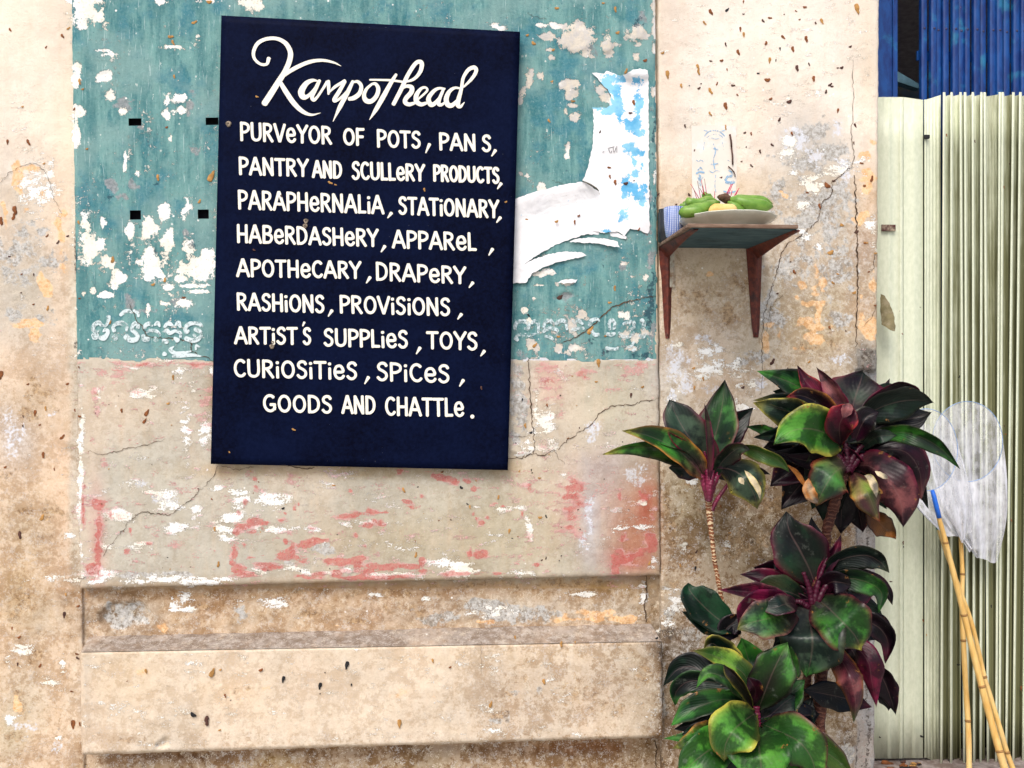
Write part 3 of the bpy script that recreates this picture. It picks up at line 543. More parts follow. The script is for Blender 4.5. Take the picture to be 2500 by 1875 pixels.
def sp(ox, oy, sc_, L, d):
    for t in L: speck(ox+t[0]/sc_, oy+t[1]/sc_, t[2]/sc_, t[3], t[4], t[5] if len(t) > 5 else None, d)
sp(1550, 0, 2.765, [(512,80,22,60,0,1),(622,68,22,-60,3,3),(733,10,14,80,0,3),(733,95,9,0,1,1),(470,155,18,45,2,2),(865,140,14,50,1,1),(912,121,16,0,0,2),(1088,74,10,30,0),(1147,48,14,0,0,1),(1112,132,8,0,0,0),(1008,97,6,0,1,0),(1220,155,9,80,1,0),(1262,142,26,50,2,3),
 (712,195,20,70,0,3),(735,232,22,70,2,3),(1000,250,22,25,0,3),(1157,262,22,80,0,1),(613,299,15,70,1,2),(697,352,20,70,0,1),(886,291,14,-50,0,0),(1066,330,20,80,0,1),(980,328,14,70,3,3),(512,412,11,10,1,1),(586,409,13,10,0,0),(622,468,9,80,0,1),(425,450,26,50,2,3),(430,486,22,70,2,2),
 (220,500,36,70,2,3),(910,405,26,80,2,3),(952,407,10,90,3,2),(1176,433,13,60,1,2),(1095,459,22,80,1,1),(832,495,11,0,3,1),(895,540,20,20,0,0),(1207,530,20,90,0,1),(1318,572,18,-40,1,2),(1330,583,12,0,1,1),(1291,620,15,-75,1,1),(663,577,16,-5,1,2),(433,596,13,-30,1,1),(447,565,6,0,1,0),(554,566,14,-70,0,2),(510,614,26,55,2,2),
 (368,578,5,0,3,0),(692,640,10,50,0,1),(612,714,26,80,0,1),(917,668,13,0,0,0),(1042,687,19,0,1,0),(508,768,18,50,2,2),(976,808,16,-60,1,1),(1371,745,20,85,0,3),(338,850,13,80,1,1),(612,860,20,80,2,2),(742,896,10,0,1,0),(785,902,12,80,0,1),(1060,901,15,70,0,1),(926,978,14,40,1,1),(402,1018,12,-70,1,1),(845,1022,14,80,1,1),
 (752,992,6,0,1,0),(787,1118,14,40,1,2),(720,1090,7,0,1,0),(582,1200,11,0,1,0),(1455,315,11,0,1,0),(1370,458,9,0,1,1),(1397,457,13,0,1,0),(1487,845,20,50,1,3),(1530,1102,15,10,0,2),(1600,1208,24,-80,0,2),(1551,1253,11,20,0,1),(1298,1252,24,60,0,0),(1342,1222,13,0,1,1),(1164,1300,11,20,0,1),(1247,1390,18,80,0,1),(1500,55,44,60,2,3),(1478,965,12,80,1,2),
 (158,1313,12,-40,1,1),(366,1314,12,80,1,0),(280,1380,8,0,1,0),(188,358,13,0,2,0),(313,578,16,80,2,1),(1498,1565,14,0,1,0),(1395,1520,12,0,2,0),(1555,1640,14,0,0,1)], DR+.003)
for (ax,ay,bx,by,wd,mi) in [(1782,328,1786,360,2.2,1),(1786,360,1789,402,2.0,1),(1778,406,1792,420,1.5,1),(1792,420,1795,432,1.2,1)]:
    m = MB(); m.tube([P(ax,ay,DR+.004),P((ax+bx)/2+1,(ay+by)/2,DR+.006),P(bx,by,DR+.004)], wd*.0012, 6); m.build('twig', SPM[mi], wall)
sp(0, 0, 2.654, [(65,193,14,60,0,1),(404,233,17,60,0,1),(443,184,16,-40,2,2),(298,306,14,-70,0,3),(48,918,22,75,0,3),(183,922,24,60,0,2),(95,1360,30,80,0,1),(88,1405,26,-80,0,2),(4,1430,30,80,0,1),(438,1530,10,0,1,0),(375,1570,16,-60,1,2),(305,1528,14,-50,0,2),(145,692,9,0,2,0),(285,1060,10,0,2,0)], DL+.003)
sp(0, 600, 2.765, [(62,72,10,0,1,1),(146,192,8,0,0,0),(227,195,12,85,1,2),(322,422,20,-80,2,2),(226,396,9,0,0,0),(142,317,7,0,1,0),(455,933,12,0,0,0),(188,935,10,0,0,0),(6,870,40,85,0,3),(236,1127,28,80,0,3),(307,1097,18,80,2,2),(155,1150,10,80,1,2),(154,1216,10,80,1,1),(268,1209,9,0,0,0),(420,1292,24,-50,0,2),(291,1412,24,85,0,2),(366,1508,12,80,0,2),(35,1495,11,0,0,0)], DL+.003)
sp(0, 1200, 2.4577, [(118,260,26,80,1,2),(252,158,22,-60,2,1),(470,688,11,0,0,0),(385,738,26,80,1,3),(395,618,12,80,2,1),(460,975,12,20,0,1),(465,1000,13,40,1,1),(115,875,13,-30,0,1),(240,1046,14,-60,0,1),(72,820,14,80,0,3),(105,1035,14,80,1,3),(438,1395,36,75,0,3),(478,1395,14,80,0,2),(430,1200,14,0,0,3)], DL+.003)
sp(0, 1200, 2.4577, [(875,1077,15,80,2,1),(1272,1090,38,-80,2,3),(1322,1070,9,0,2,0),(1350,1225,14,75,0,2),(1384,1252,5,0,1,0),(1565,1072,14,0,0,0),(1950,1087,5,0,3,0),(1920,1165,28,88,3,3),(1920,1214,5,0,3,0),(1700,1125,26,88,3,3),(1158,1340,20,60,3,0),(1240,1375,34,85,1,2),(762,1138,5,0,0,0),(1318,1432,9,0,2,0)], .105)
sp(800, 1200, 2.4577, [(115,1040,32,88,3,3),(735,1055,9,0,0,0),(1297,1140,18,80,2,1),(1402,915,20,85,2,2),(1485,905,9,80,2,1),(430,1390,34,75,2,3),(978,1280,26,-85,2,3),(1975,880,10,0,3,0),(1125,875,12,80,2,1),(142,1160,12,85,3,3),(630,1015,18,60,2,3)], .105)
sp(800, 1200, 2.4577, [(1275,157,13,20,2,0),(1311,150,12,60,3,2),(838,75,8,40,3,1),(853,92,13,80,2,2),(1107,281,6,20,3,1),(1141,270,5,0,0,0),(1402,386,5,0,3,0),(530,380,18,-80,2,2),(1515,227,5,0,3,0),(1932,430,14,-60,2,1),(1310,400,10,-80,1,2),(1285,412,7,0,1,0),(1025,35,15,-80,2,2),(1090,237,20,85,2,3)], DP+.003)
sp(500, 1050, 3.687, [(705,705,16,0,3,0),(1918,512,8,0,3,0),(1192,942,6,0,3,0),(1790,540,28,60,2,2),(88,890,24,80,2,2),(122,1210,30,-85,2,2),(1900,1125,28,-80,2,2),(1893,1000,12,80,0,2),(62,622,12,50,0,1),(1160,498,16,10,2,1),(2137,378,14,0,0,0)], DP+.003)
sp(1100, 1050, 3.687, [(727,360,12,85,3,2),(96,518,18,60,3,0),(735,385,8,0,1,0),(430,605,18,85,2,2),(620,370,18,-80,2,3),(800,432,18,0,2,2)], DP+.003)
sp(0, 0, 2.654, [(1258,145,22,-30,2,2),(1128,495,14,80,2,1),(1120,275,20,60,2,2),(1368,1145,50,-78,2,3),(1292,1305,16,-60,2,1),(1080,825,10,0,0,0),(515,527,22,80,2,2),(535,578,10,0,2,0),(563,965,10,0,2,0),(1022,1150,24,80,2,2),(1105,238,20,0,2,1),(480,708,12,-60,0,1),(1355,12,18,20,2,0),(508,1440,14,80,2,1)], DP+.003)
sp(0, 600, 2.765, [(760,95,24,-80,2,1),(1112,232,18,-80,2,1),(1033,262,14,0,2,0),(1240,350,14,0,0,1),(742,518,15,-60,2,1),(1168,888,20,85,2,2),(1135,1065,12,0,2,0),(735,1072,4,0,3,0),(1188,1025,4,0,3,0),(820,1112,16,85,0,1),(505,1110,12,80,0,1),(536,1152,12,40,0,0),(990,1130,34,-75,0,3),(975,1185,26,-70,0,3),(532,820,10,80,0,1),(320,0,1,0,0),(536,355,10,0,0,1)], DP+.003)
sp(1200, 0, 3.318, [(528,66,20,0,2,1),(1003,75,26,80,2,2),(1022,265,18,0,2,0),(1245,490,18,0,0,0),(1090,577,26,-70,2,2),(905,25,14,0,2,1),(465,978,18,60,2,1),(340,350,20,60,2,0),(290,285,14,0,2,0),(490,660,12,0,2,0),(500,405,14,0,2,0),(660,820,18,0,2,1),(1040,270,0.1,0,0)], DP+.003)
sp(1150, 500, 2.765, [(860,1065,36,70,2,3),(365,1490,18,80,2,1),(405,1538,12,0,3,0),(513,1352,12,80,0,1),(1080,1285,22,80,1,3),(1158,1230,12,0,2,0),(346,1315,14,85,3,3),(970,562,20,85,2,2),(935,660,14,0,2,1),(805,850,40,-70,2,3),(590,890,14,0,2,1),(908,885,11,0,2,0),(430,950,26,-60,2,3),(655,1577,8,0,0,0),(845,1195,12,0,2,1),(388,745,12,50,3,1),(595,625,26,0,1,0)], DP+.003)
sp(1450, 850, 3.0167, [(735,148,13,0,2,0),(805,225,16,80,2,1),(740,290,20,80,2,3),(1315,102,30,-60,1,2),(1585,102,14,-40,2,1),(1428,152,12,80,1,2),(205,692,14,80,2,0),(1097,290,14,0,1,0),(935,1165,12,80,0,1),(755,1500,16,-60,1,2),(747,1620,20,85,3,3),(637,1600,14,80,2,1),(1000,1360,14,0,2,1)], DR+.003)
sp(1850, 300, 2.765, [(231,70,13,70,0,1),(493,876,22,0,2,0),(568,690,14,60,2,0),(730,810,18,0,2,2),(246,1005,17,60,0,1),(133,1152,9,0,1,0),(222,937,6,0,1,0),(508,1080,15,40,2,1),(652,1147,15,0,2,0),(485,1382,14,70,0,1),(665,737,14,0,1,0),(720,425,11,0,0,0),(793,1233,10,0,0,1),(540,1020,11,20,2,1),(795,880,12,0,2,1),(750,1005,8,0,0,0),(595,1405,8,80,1,1)], DR+.003)
# random tiny specks
rs = random.Random(5)
for k in range(70):
    x, y = rs.uniform(215, 1590), rs.uniform(900, 1400)
    if x < 1250 and 500 < x and y < 1150: continue
    speck(x, y, rs.uniform(1.2, 2.4), rs.uniform(0, 180), rs.choice([0,1,2,3]), 0, DP+.003)

# ------------------------------------------------------------ faded painted script on the teal band and worn paint strokes
def ribbon(MBo, pts, wid, d, n=None, cap=True, slope=.00012, follow=False):
    """painted stroke: pts in photo px, wid full width px or list"""
    p = np.array(pts, float)
    n = n or max(2, (4*(len(p)-1) if len(p) > 2 else 2))
    q = spline(pts, n) if len(p) > 2 else p
    ww = np.interp(np.linspace(0,1,len(q)), np.linspace(0,1,len(wid)), wid) if hasattr(wid, '__len__') else np.full(len(q), wid)
    tg = np.gradient(q, axis=0); tg /= np.linalg.norm(tg, axis=1)[:,None]+1e-9; nr = np.stack([-tg[:,1], tg[:,0]], 1)
    L = q+nr*ww[:,None]/2; Rr = q-nr*ww[:,None]/2
    dd = d+slope*np.linspace(0,1,len(q))
    if follow: dd = dd+sample(fld['relief'], q[:,0], q[:,1])
    v = []; f = []
    for i in range(len(q)): v += [P(*L[i], dd[i]), P(*Rr[i], dd[i])]
    f = [(2*i, 2*i+1, 2*i+3, 2*i+2) for i in range(len(q)-1)]
    if cap:
        for e,sg in ((0,-1),(len(q)-1,1)):
            if ww[e] < 2: continue
            c = q[e]; k0 = len(v); m = 5
            arc = [c+nr[e]*ww[e]/2*math.cos(a)+tg[e]*sg*ww[e]*.32*math.sin(a) for a in np.linspace(0, math.pi, m)]
            v += [P(*a, dd[e]) for a in arc]; f.append(tuple(range(k0, k0+m)) if sg < 0 else tuple(range(k0+m-1, k0-1, -1)))
    MBo.add(v, f)
def worn(name, c, lo, hi):
    t = NT(name); n = t.noise(110, 6, .7); n2 = t.noise(22, 4, .6, off=(3,3,3))
    tr = t.n('BsdfTransparent'); mx = t.n('MixShader'); t.put(mx.inputs[0], t.ramp(t.math('ADD', t.math('MULTIPLY', n, .6), t.math('MULTIPLY', n2, .4)), lo, hi)); t.t.links.new(tr.outputs[0], mx.inputs[1]); t.t.links.new(t.b.outputs[0], mx.inputs[2])
    t.t.links.new(mx.outputs[0], t.t.nodes['Material Output'].inputs[0]); t.col(c); t.rough(.9, .1); return t.m
M_SCRIPT = worn('worn_white_paint', (.60,.69,.70), .36, .54)
M_SCRIPT2 = worn('very_worn_white_paint', (.56,.66,.68), .40, .58)
def script(ox, oy, sc_, strokes, d, mat):
    m = MB()
    for i,(st,w_) in enumerate(strokes):
        ribbon(m, [(ox+x/sc_, oy+y/sc_) for x,y in st], [q/sc_ for q in w_], d+.0001*(i % 7), n=6*len(st), slope=.0003, follow=True)
    return m.build('painted_script', mat, wall, False)
script(180, 740, 6.144, [
 ([(520,200),(520,260),(480,340),(420,330),(370,290),(300,340),(290,400),(340,430),(390,400)],[70,50,34,50,70,66,60,50,10]), ([(320,480),(320,525)],[120,90]), ([(390,520),(450,520),(500,470),(510,420),(470,400),(440,430)],[60,90,60,60,50,24]),
 ([(610,420),(590,360),(640,310),(720,300),(790,350),(790,420)],[60,50,60,76,66,30]), ([(620,500),(625,540)],[96,70]), ([(780,500),(840,550),(920,550),(960,500),(920,440),(870,400),(890,330),(930,300)],[90,80,76,60,60,50,60,70]),
 ([(960,370),(970,320)],[60,50]), ([(700,180),(760,130),(830,120),(880,150)],[50,60,60,20]), ([(900,110),(960,150),(970,200)],[40,50,40]),
 ([(1060,370),(1080,330),(1130,310),(1180,340)],[60,60,70,30]), ([(1210,330),(1260,300),(1290,350)],[30,70,30]), ([(1090,440),(1150,410),(1240,420),(1290,470),(1290,500)],[30,50,50,40,20]), ([(1040,480),(1060,540),(1120,540)],[50,80,70]), ([(1210,530),(1250,560)],[70,70]),
 ([(1360,360),(1400,310),(1440,310),(1490,340)],[40,60,70,30]), ([(1520,340),(1570,300),(1600,360)],[30,80,40]), ([(1350,430),(1400,410),(1440,450),(1520,420),(1600,450),(1600,510)],[30,60,60,50,50,40]), ([(1510,520),(1560,560)],[40,80]), ([(1340,560),(1400,580)],[60,70]),
 ([(1700,430),(1670,380),(1720,320),(1790,300),(1880,310),(1920,350)],[90,50,70,60,60,50]), ([(1820,390),(1880,420),(1920,470),(1860,540),(1780,560),(1680,530)],[60,70,40,70,70,70]), ([(1800,470),(1820,500)],[40,40]),
 ([(1500,650),(1450,700),(1520,750),(1640,745),(1760,720)],[16,60,60,50,20]), ([(1480,800),(1600,790),(1780,780),(1920,800)],[30,60,50,20]), ([(1890,660),(1840,640),(1830,700)],[20,44,26]), ([(1350,760),(1380,770)],[70,50])], DP+.0016, M_SCRIPT)
script(1240, 760, 5.821, [
 ([(240,240),(280,250),(290,180),(220,140),(130,160),(100,240),(140,300)],[40,50,60,60,60,50,20]), ([(340,170),(380,140),(430,180),(430,320)],[40,60,50,30]), ([(120,340),(200,330),(300,340),(400,320)],[40,50,50,30]), ([(110,380),(140,410)],[70,50]),
 ([(510,230),(530,150),(600,130),(660,180),(760,130),(820,160),(840,260)],[40,50,60,40,60,50,30]), ([(500,300),(540,260),(620,240),(700,270),(690,330)],[40,60,60,50,20]), ([(520,350),(600,370),(640,400)],[40,50,30]),
 ([(930,150),(1000,130),(1060,180)],[60,60,40]), ([(900,280),(960,250),(1080,240)],[40,60,40]), ([(1160,200),(1190,130),(1270,110),(1300,140)],[50,60,40,20]), ([(1180,260),(1230,330),(1290,330)],[40,60,50]),
 ([(1450,260),(1440,170),(1480,120),(1520,180),(1500,250)],[40,50,50,50,40]), ([(1400,320),(1470,330),(1520,310)],[50,60,40]), ([(1640,180),(1700,160),(1780,150),(1790,220),(1740,270)],[40,50,50,60,40]), ([(1580,300),(1640,360),(1720,360),(1790,300)],[30,50,50,40]),
 ([(1900,120),(1930,180),(1920,260)],[60,60,50]), ([(1870,340),(1920,360),(1950,320)],[50,60,50]), ([(1400,520),(1500,540),(1640,510),(1740,500),(1790,440)],[50,50,40,40,40]), ([(1780,560),(1810,540)],[50,40])], DP+.0016, M_SCRIPT2)

# ------------------------------------------------------------ sign board
def navy():
    t = NT('navy_board_paint'); n = t.noise(120, 5, .7); n2 = t.noise(4, 5, .6); n3 = t.noise(60, 6, .75, off=(4,1,7))
    a = t.mix(t.ramp(n2, .35, .65), (.0006,.0009,.006), (.0015,.0038,.019))
    a = t.mix(t.ramp(n, .3, .7, 0, .4), a, (.005,.010,.04)); a = t.mix(t.ramp(n3, .70, .76, 0, .8), a, (.08,.11,.16))
    a = t.mix(t.ramp(t.noise(300, 2, .5, off=(8,1,7)), .78, .80, 0, .6), a, (.35,.36,.40))
    t.col(a); t.rough(.6, .03); t.bump(n, .12, .001); return t.m
M_NAVY = navy()
sign = empty('shop_sign', 'large navy hand lettered shop sign hanging slightly askew on the peeling teal panel', 'sign', P(892, 1140, .07))
DS = .080
sc_ = [(540,37),(1270,77),(1240,1148),(514,1133)]
c = [P(x,y,DS) for x,y in sc_]
n1, n2 = 40, 60
v = []
for j in range(n2+1):
    for i in range(n1+1):
        u, q = i/n1, j/n2; x = (c[0]*(1-u)+c[1]*u)*(1-q)+(c[3]*(1-u)+c[2]*u)*q
        e = min(u, 1-u)*n1; e2 = min(q, 1-q)*n2
        v.append(x+Vector((0, -.0012*math.sin(u*3.1)*math.sin(q*4)+(.0015 if e == 0 or e2 == 0 else 0), 0)))
f = [(j*(n1+1)+i, (j+1)*(n1+1)+i, (j+1)*(n1+1)+i+1, j*(n1+1)+i+1) for j in range(n2) for i in range(n1)]
ring = [i for i in range(n1+1)]+[(j)*(n1+1)+n1 for j in range(1,n2+1)]+[n2*(n1+1)+i for i in range(n1-1,-1,-1)]+[j*(n1+1) for j in range(n2-1,0,-1)]
k0 = len(v); v += [v[i]+Vector((0,.015,0)) for i in ring]; m_ = len(ring)
f += [(ring[k], ring[(k+1)%m_], k0+(k+1)%m_, k0+k) for k in range(m_)]
mk('board', v, f, M_NAVY, sign)
M_EDGE = simple('board_back_wood', (.05,.08,.14), .8, .2, .3, 40)
for (a,b) in (((560,90),(600,1110)),((1190,110),(1230,1120)),):
    m = MB(); m.box((P(a[0],b[1],0).x, -DS+.0145, P(a[0],b[1],0).z), (P(b[0],0,0).x if b[0] < 700 else P(b[0],0,0).x, -.052, P(a[0],a[1],0).z))
    m.build('batten', M_EDGE, sign)
M_LET = simple('cream_lettering', (.80,.76,.66), .6, .3, .06, 60)
# stroke font: each glyph is (advance, strokes) in a unit box, y up from the baseline
def arc(cx, cy, rx, ry, a0, a1, n=9): return [(cx+rx*math.cos(R(a)), cy+ry*math.sin(R(a))) for a in np.linspace(a0, a1, n)]
GL = {'A':(.66,[[(.03,0),(.31,1)],[(.33,1),(.62,0)],[(.14,.33),(.52,.33)]]), 'B':(.58,[[(.09,0),(.09,1)],[(.09,.95),(.3,.96),(.44,.86),(.42,.64),(.28,.54),(.09,.53)],[(.28,.52),(.46,.44),(.5,.26),(.4,.08),(.25,.04),(.09,.04)]]),
 'C':(.58,[arc(.33,.5,.25,.46,48,318,13)]), 'D':(.62,[[(.09,0),(.09,1)],[(.09,.95),(.28,.94),(.46,.8),(.53,.52),(.47,.22),(.28,.05),(.09,.05)]]),
 'E':(.5,[[(.1,0),(.1,1)],[(.1,.95),(.44,.95)],[(.1,.5),(.4,.5)],[(.1,.05),(.45,.05)]]), 'F':(.5,[[(.09,0),(.09,1)],[(.09,.94),(.45,.94)],[(.09,.5),(.4,.5)]]),
 'G':(.64,[arc(.34,.5,.27,.46,50,330,13),[(.36,.42),(.58,.42)],[(.55,.42),(.55,.14)]]), 'H':(.62,[[(.09,0),(.09,1)],[(.52,0),(.52,1)],[(.09,.48),(.52,.48)]]),
 'L':(.46,[[(.09,0),(.09,1)],[(.09,.05),(.42,.05)]]), 'N':(.64,[[(.09,0),(.09,1)],[(.1,.97),(.52,.03)],[(.53,0),(.53,1)]]),
 'O':(.66,[arc(.33,.49,.25,.45,90,270,9),arc(.33,.49,.25,.45,270,450,9)]), 'P':(.54,[[(.09,0),(.09,1)],[(.09,.95),(.3,.95),(.46,.84),(.46,.62),(.3,.48),(.09,.46)]]),
 'R':(.58,[[(.09,0),(.09,1)],[(.09,.95),(.3,.95),(.44,.85),(.43,.64),(.28,.52),(.09,.50)],[(.24,.5),(.52,0)]]), 'S':(.52,[[(.44,.82),(.36,.95),(.2,.95),(.10,.80),(.14,.63),(.30,.52),(.42,.38),(.42,.18),(.30,.04),(.16,.05),(.06,.18)]]),
 'T':(.56,[[(.27,0),(.28,.96)],[(.02,.94),(.54,.95)]]), 'U':(.62,[[(.09,1),(.09,.35),(.14,.12),(.3,.04),(.46,.12),(.53,.35),(.53,1)]]),
 'V':(.60,[[(.03,1),(.29,.02)],[(.30,.02),(.58,1)]]), 'Y':(.58,[[(.03,1),(.29,.5)],[(.56,1),(.29,.48)],[(.29,.5),(.28,0)]]),
 'e':(.56,[[(.10,.40),(.44,.42),(.46,.56),(.38,.74),(.27,.77),(.14,.68),(.08,.40),(.14,.14),(.28,.03),(.42,.08),(.49,.2)]]), 'i':(.24,[[(.12,0),(.12,.62)],[(.12,.84),(.12,.90)]])}
def word(m, txt, x0, x1, t0, b0, t1, b1, wd=7.0):
    x0 += 2.2; x1 -= 2.2; t0 += 1.6; t1 += 1.6; b0 -= 1.6; b1 -= 1.6
    tot = sum(GL[ch][0] for ch in txt); x = 0; r_ = random.Random(txt)
    for ch in txt:
        adv, sts = GL[ch]; sl = (r_.random()-.5)*.03
        for i,st in enumerate(sts):
            pts = []
            for (gx_, gy_) in st:
                gx_ = adv*.47+(gx_-adv*.47)*.93 if len(txt) > 1 else gx_; u = (x+gx_-.03)/(tot-.08); tp = t0+(t1-t0)*u; bs = b0+(b1-b0)*u
                yy = bs+(tp-bs)*gy_
                pts.append((x0+(x1-x0)*u+sl*gy_*30-(gy_-.5)*1.2, yy))
            wv = [wd*1.04, wd*.94, wd*.98] if ch != 'i' or i == 0 else [wd*1.15]*3
            if len(pts) == 2: # keep the cap ends inside the letter height
                ribbon(m, pts, wv, DS+.0022+.00012*i, n=3, slope=.00005)
            else: ribbon(m, pts, wv, DS+.0022+.00012*i, n=26, slope=.00008)
        x += adv
def comma(m, x, y0, y1):
    ribbon(m, [(x+4.5,y0+1),(x-4.5,y1)], [8.5,3.0], DS+.0022, n=3, cap=True)
LINES = [
 ([('PURVeYOR',584,811,297,344,308,353),('OF',835.6,891,312,355,312,356),('POTS',918,1028,315,360,320,363),('PAN',1070,1163,323,367,327,370),('S',1175,1199,328,370,329,372)],[(1044,351,373),(1205,366,381)]),
 ([('PANTRY',581,753,382,427,388,432),('AND',761,836,391,434,393,437),('SCULLeRY',857,1037,393,439,401,443),('PRODUCTS',1056,1220,401,443,408,449)],[(1219,447,461)]),
 ([('PARAPHeRNALiA',579,938,463,511,477,523),('STATiONARY',971,1218,479,524,488,533)],[(951,519,532),(1217,530,543)]),
 ([('HABeRDASHeRY',576,924,547,593,559,603),('APPAReL',956,1164,561,606,568,613)],[(935,600,615),(1198,607,623)]),
 ([('APOTHeCARY',576,882,631,676,638,681),('DRAPeRY',915,1138,639,685,651,694)],[(899,676,691),(1150,689,702)]),
 ([('RASHiONS',576,793,714,758,720,765),('PROViSiONS',827,1100,720,765,727,772)],[(806,757,772),(1122,766,779)]),
 ([('ARTiST',571,727,797,840,798,842),('S',738,759.5,799,842,799,843),('SUPPLieS',788,997,801,846,806,851),('TOYS',1040,1167,808,852,810,856)],[(1021,848,864),(1178,856,869)]),
 ([('CURiOSiTieS',568,873,876,921,883,928),('SPiCeS',917,1099,883,930,890,936)],[(895,920,937),(1126.6,927,943)]),
 ([('GOODS',640,812,962,1006,965,1010),('AND',833,918,965,1010,966,1012),('CHATTLe',938,1134,968,1015,972,1018)],[])]
for wl, cl in LINES:
    for w_ in wl: m = MB(); word(m, *w_); m.build('painted_word', M_LET, sign, False)
    for c_ in cl: m = MB(); comma(m, *c_); m.build('painted_comma', M_LET, sign, False)
    m = MB()
    if wl[0][0] == 'ARTiST': ribbon(m, [(743,787),(739,796)], [6,3], DS+.0022, n=3)
    if wl[0][0] == 'GOODS': m.add([P(1153+5*math.cos(a), 1017+5*math.sin(a), DS+.0022) for a in np.linspace(0, 2*math.pi, 13)[:-1]], [tuple(range(12))])
    if m.v: m.build('painted_mark', M_LET, sign, False)
m = MB(); TS = [  # flourished title, traced in zoom pixels
 ([(432,392),(418,432),(375,432),(335,395),(330,345),(360,290),(420,262),(490,262),(548,295),(578,355),(570,415),(540,485),(495,555),(445,635),(402,700)],[26,20,18,20,24,26,24,24,30,34,36,36,38,42,42]),
 ([(520,520),(600,465),(700,420),(790,407),(870,422),(920,446)],[20,28,26,20,14,3]), ([(500,540),(545,615),(600,695),(660,752),(720,775),(782,762)],[24,34,34,28,16,3])]
TS = [(([(500+x/2.765, y/2.765) for x,y in st]), [q/2.765 for q in wd]) for st,wd in TS]
T2 = [([(345,310),(290,305),(220,340),(165,430),(185,490),(240,480),(310,400),(350,320)],[14,38,56,76,64,40,24,16]), ([(370,305),(330,400),(285,490),(305,525),(345,490),(400,410),(455,320)],[34,36,42,40,30,28,34]), ([(470,310),(472,380),(470,460)],[34,40,24]), ([(468,450),(540,380),(620,330),(655,310)],[14,34,34,40]),
 ([(655,315),(590,430),(535,520),(555,535),(620,490),(690,410)],[40,46,46,30,28,20]), ([(745,315),(680,450),(600,600),(520,770)],[36,50,50,6]), ([(745,325),(800,320),(838,370),(820,450),(760,500),(700,515)],[20,36,42,50,52,40]),
 ([(960,345),(900,400),(870,470),(890,530),(950,540),(1010,480),(1030,400),(1000,345),(960,345)],[26,34,44,56,52,48,46,36,26]), ([(1232,238),(1180,320),(1080,500),(1000,640),(930,750)],[30,44,56,46,6]), ([(935,298),(1060,300),(1180,305),(1310,322)],[20,22,26,24]),
 ([(1200,575),(1290,400),(1360,250),(1440,125),(1490,95),(1520,120),(1500,210),(1430,290),(1330,325)],[44,48,46,44,46,50,44,34,20]), ([(1290,400),(1350,370),(1405,385),(1400,440),(1340,510),(1335,555),(1380,575),(1450,555)],[24,36,52,54,50,50,44,30]),
 ([(1445,545),(1510,490),(1580,420),(1560,385),(1510,400),(1460,470),(1460,540),(1510,575),(1570,560)],[14,24,26,24,34,52,56,46,34]), ([(1780,400),(1710,395),(1650,430),(1595,510),(1620,575),(1670,560),(1740,470),(1770,400)],[22,30,42,52,56,44,26,18]), ([(1765,400),(1720,510),(1710,570),(1740,580),(1790,545)],[30,40,44,34,20]),
 ([(1950,395),(1890,390),(1830,430),(1795,510),(1810,575),(1860,585),(1930,520)],[20,30,44,56,58,50,30]), ([(1990,380),(2070,300),(2120,230),(2130,180),(2100,160),(2040,190),(1985,280),(1965,400),(1935,510),(1925,580),(1955,600),(2000,550)],[18,36,40,46,46,42,36,38,50,54,36,8])]
TS += [([(700+x/4.608, 130+y/4.608) for x,y in st], [q/4.608 for q in wd]) for st,wd in T2]
for i,(st,wd) in enumerate(TS): ribbon(m, st, wd, DS+.0022+.00012*(i % 4), n=7*len(st), slope=.0003)
m.build('painted_script_title', M_LET, sign, False)
# flecks of mud and knots on the board
for (x,y,s_,a,mi,sh) in [(627,236,4.5,20,2,1),(806,446,7,20,2,2),(819,451,3.5,20,2,1),(1036,463,5,80,2,1),(1235,493,3.4,0,2,0),(686,478,5,80,1,1),(717,1049,5.5,20,2,2),(560,1104,2.6,80,2,0),(620,610,4,30,1,1),(1175,947,5,80,1,1)]: speck(x, y, s_, a, mi, sh, DS+.002, sign)
M_KNOT = simple('knot', (.25,.2,.15), .9, .1, .6, 150, .6)
for (x,y,r_) in [(558,303,7),(747,540,6),(745,552,6),(664,846,6),(666,836,4)]:
    m = MB(); cc = P(x,y,DS); n = 12
    vv = [cc+Vector((mpp(x,DS)*r_*k*math.cos(a)*(1+.2*math.sin(3*a)), dy, mpp(x,DS)*r_*k*math.sin(a)*1.1)) for (k,dy) in ((1,0),(.8,-.0035),(.35,-.003),(.2,-.0005)) for a in np.linspace(0,2*math.pi,n+1)[:-1]]
    m.add(vv, [(i*n+k, i*n+(k+1)%n, (i+1)*n+(k+1)%n, (i+1)*n+k) for i in range(3) for k in range(n)]+[tuple(range(3*n,4*n))]); m.build('screw_plug', M_KNOT, sign)

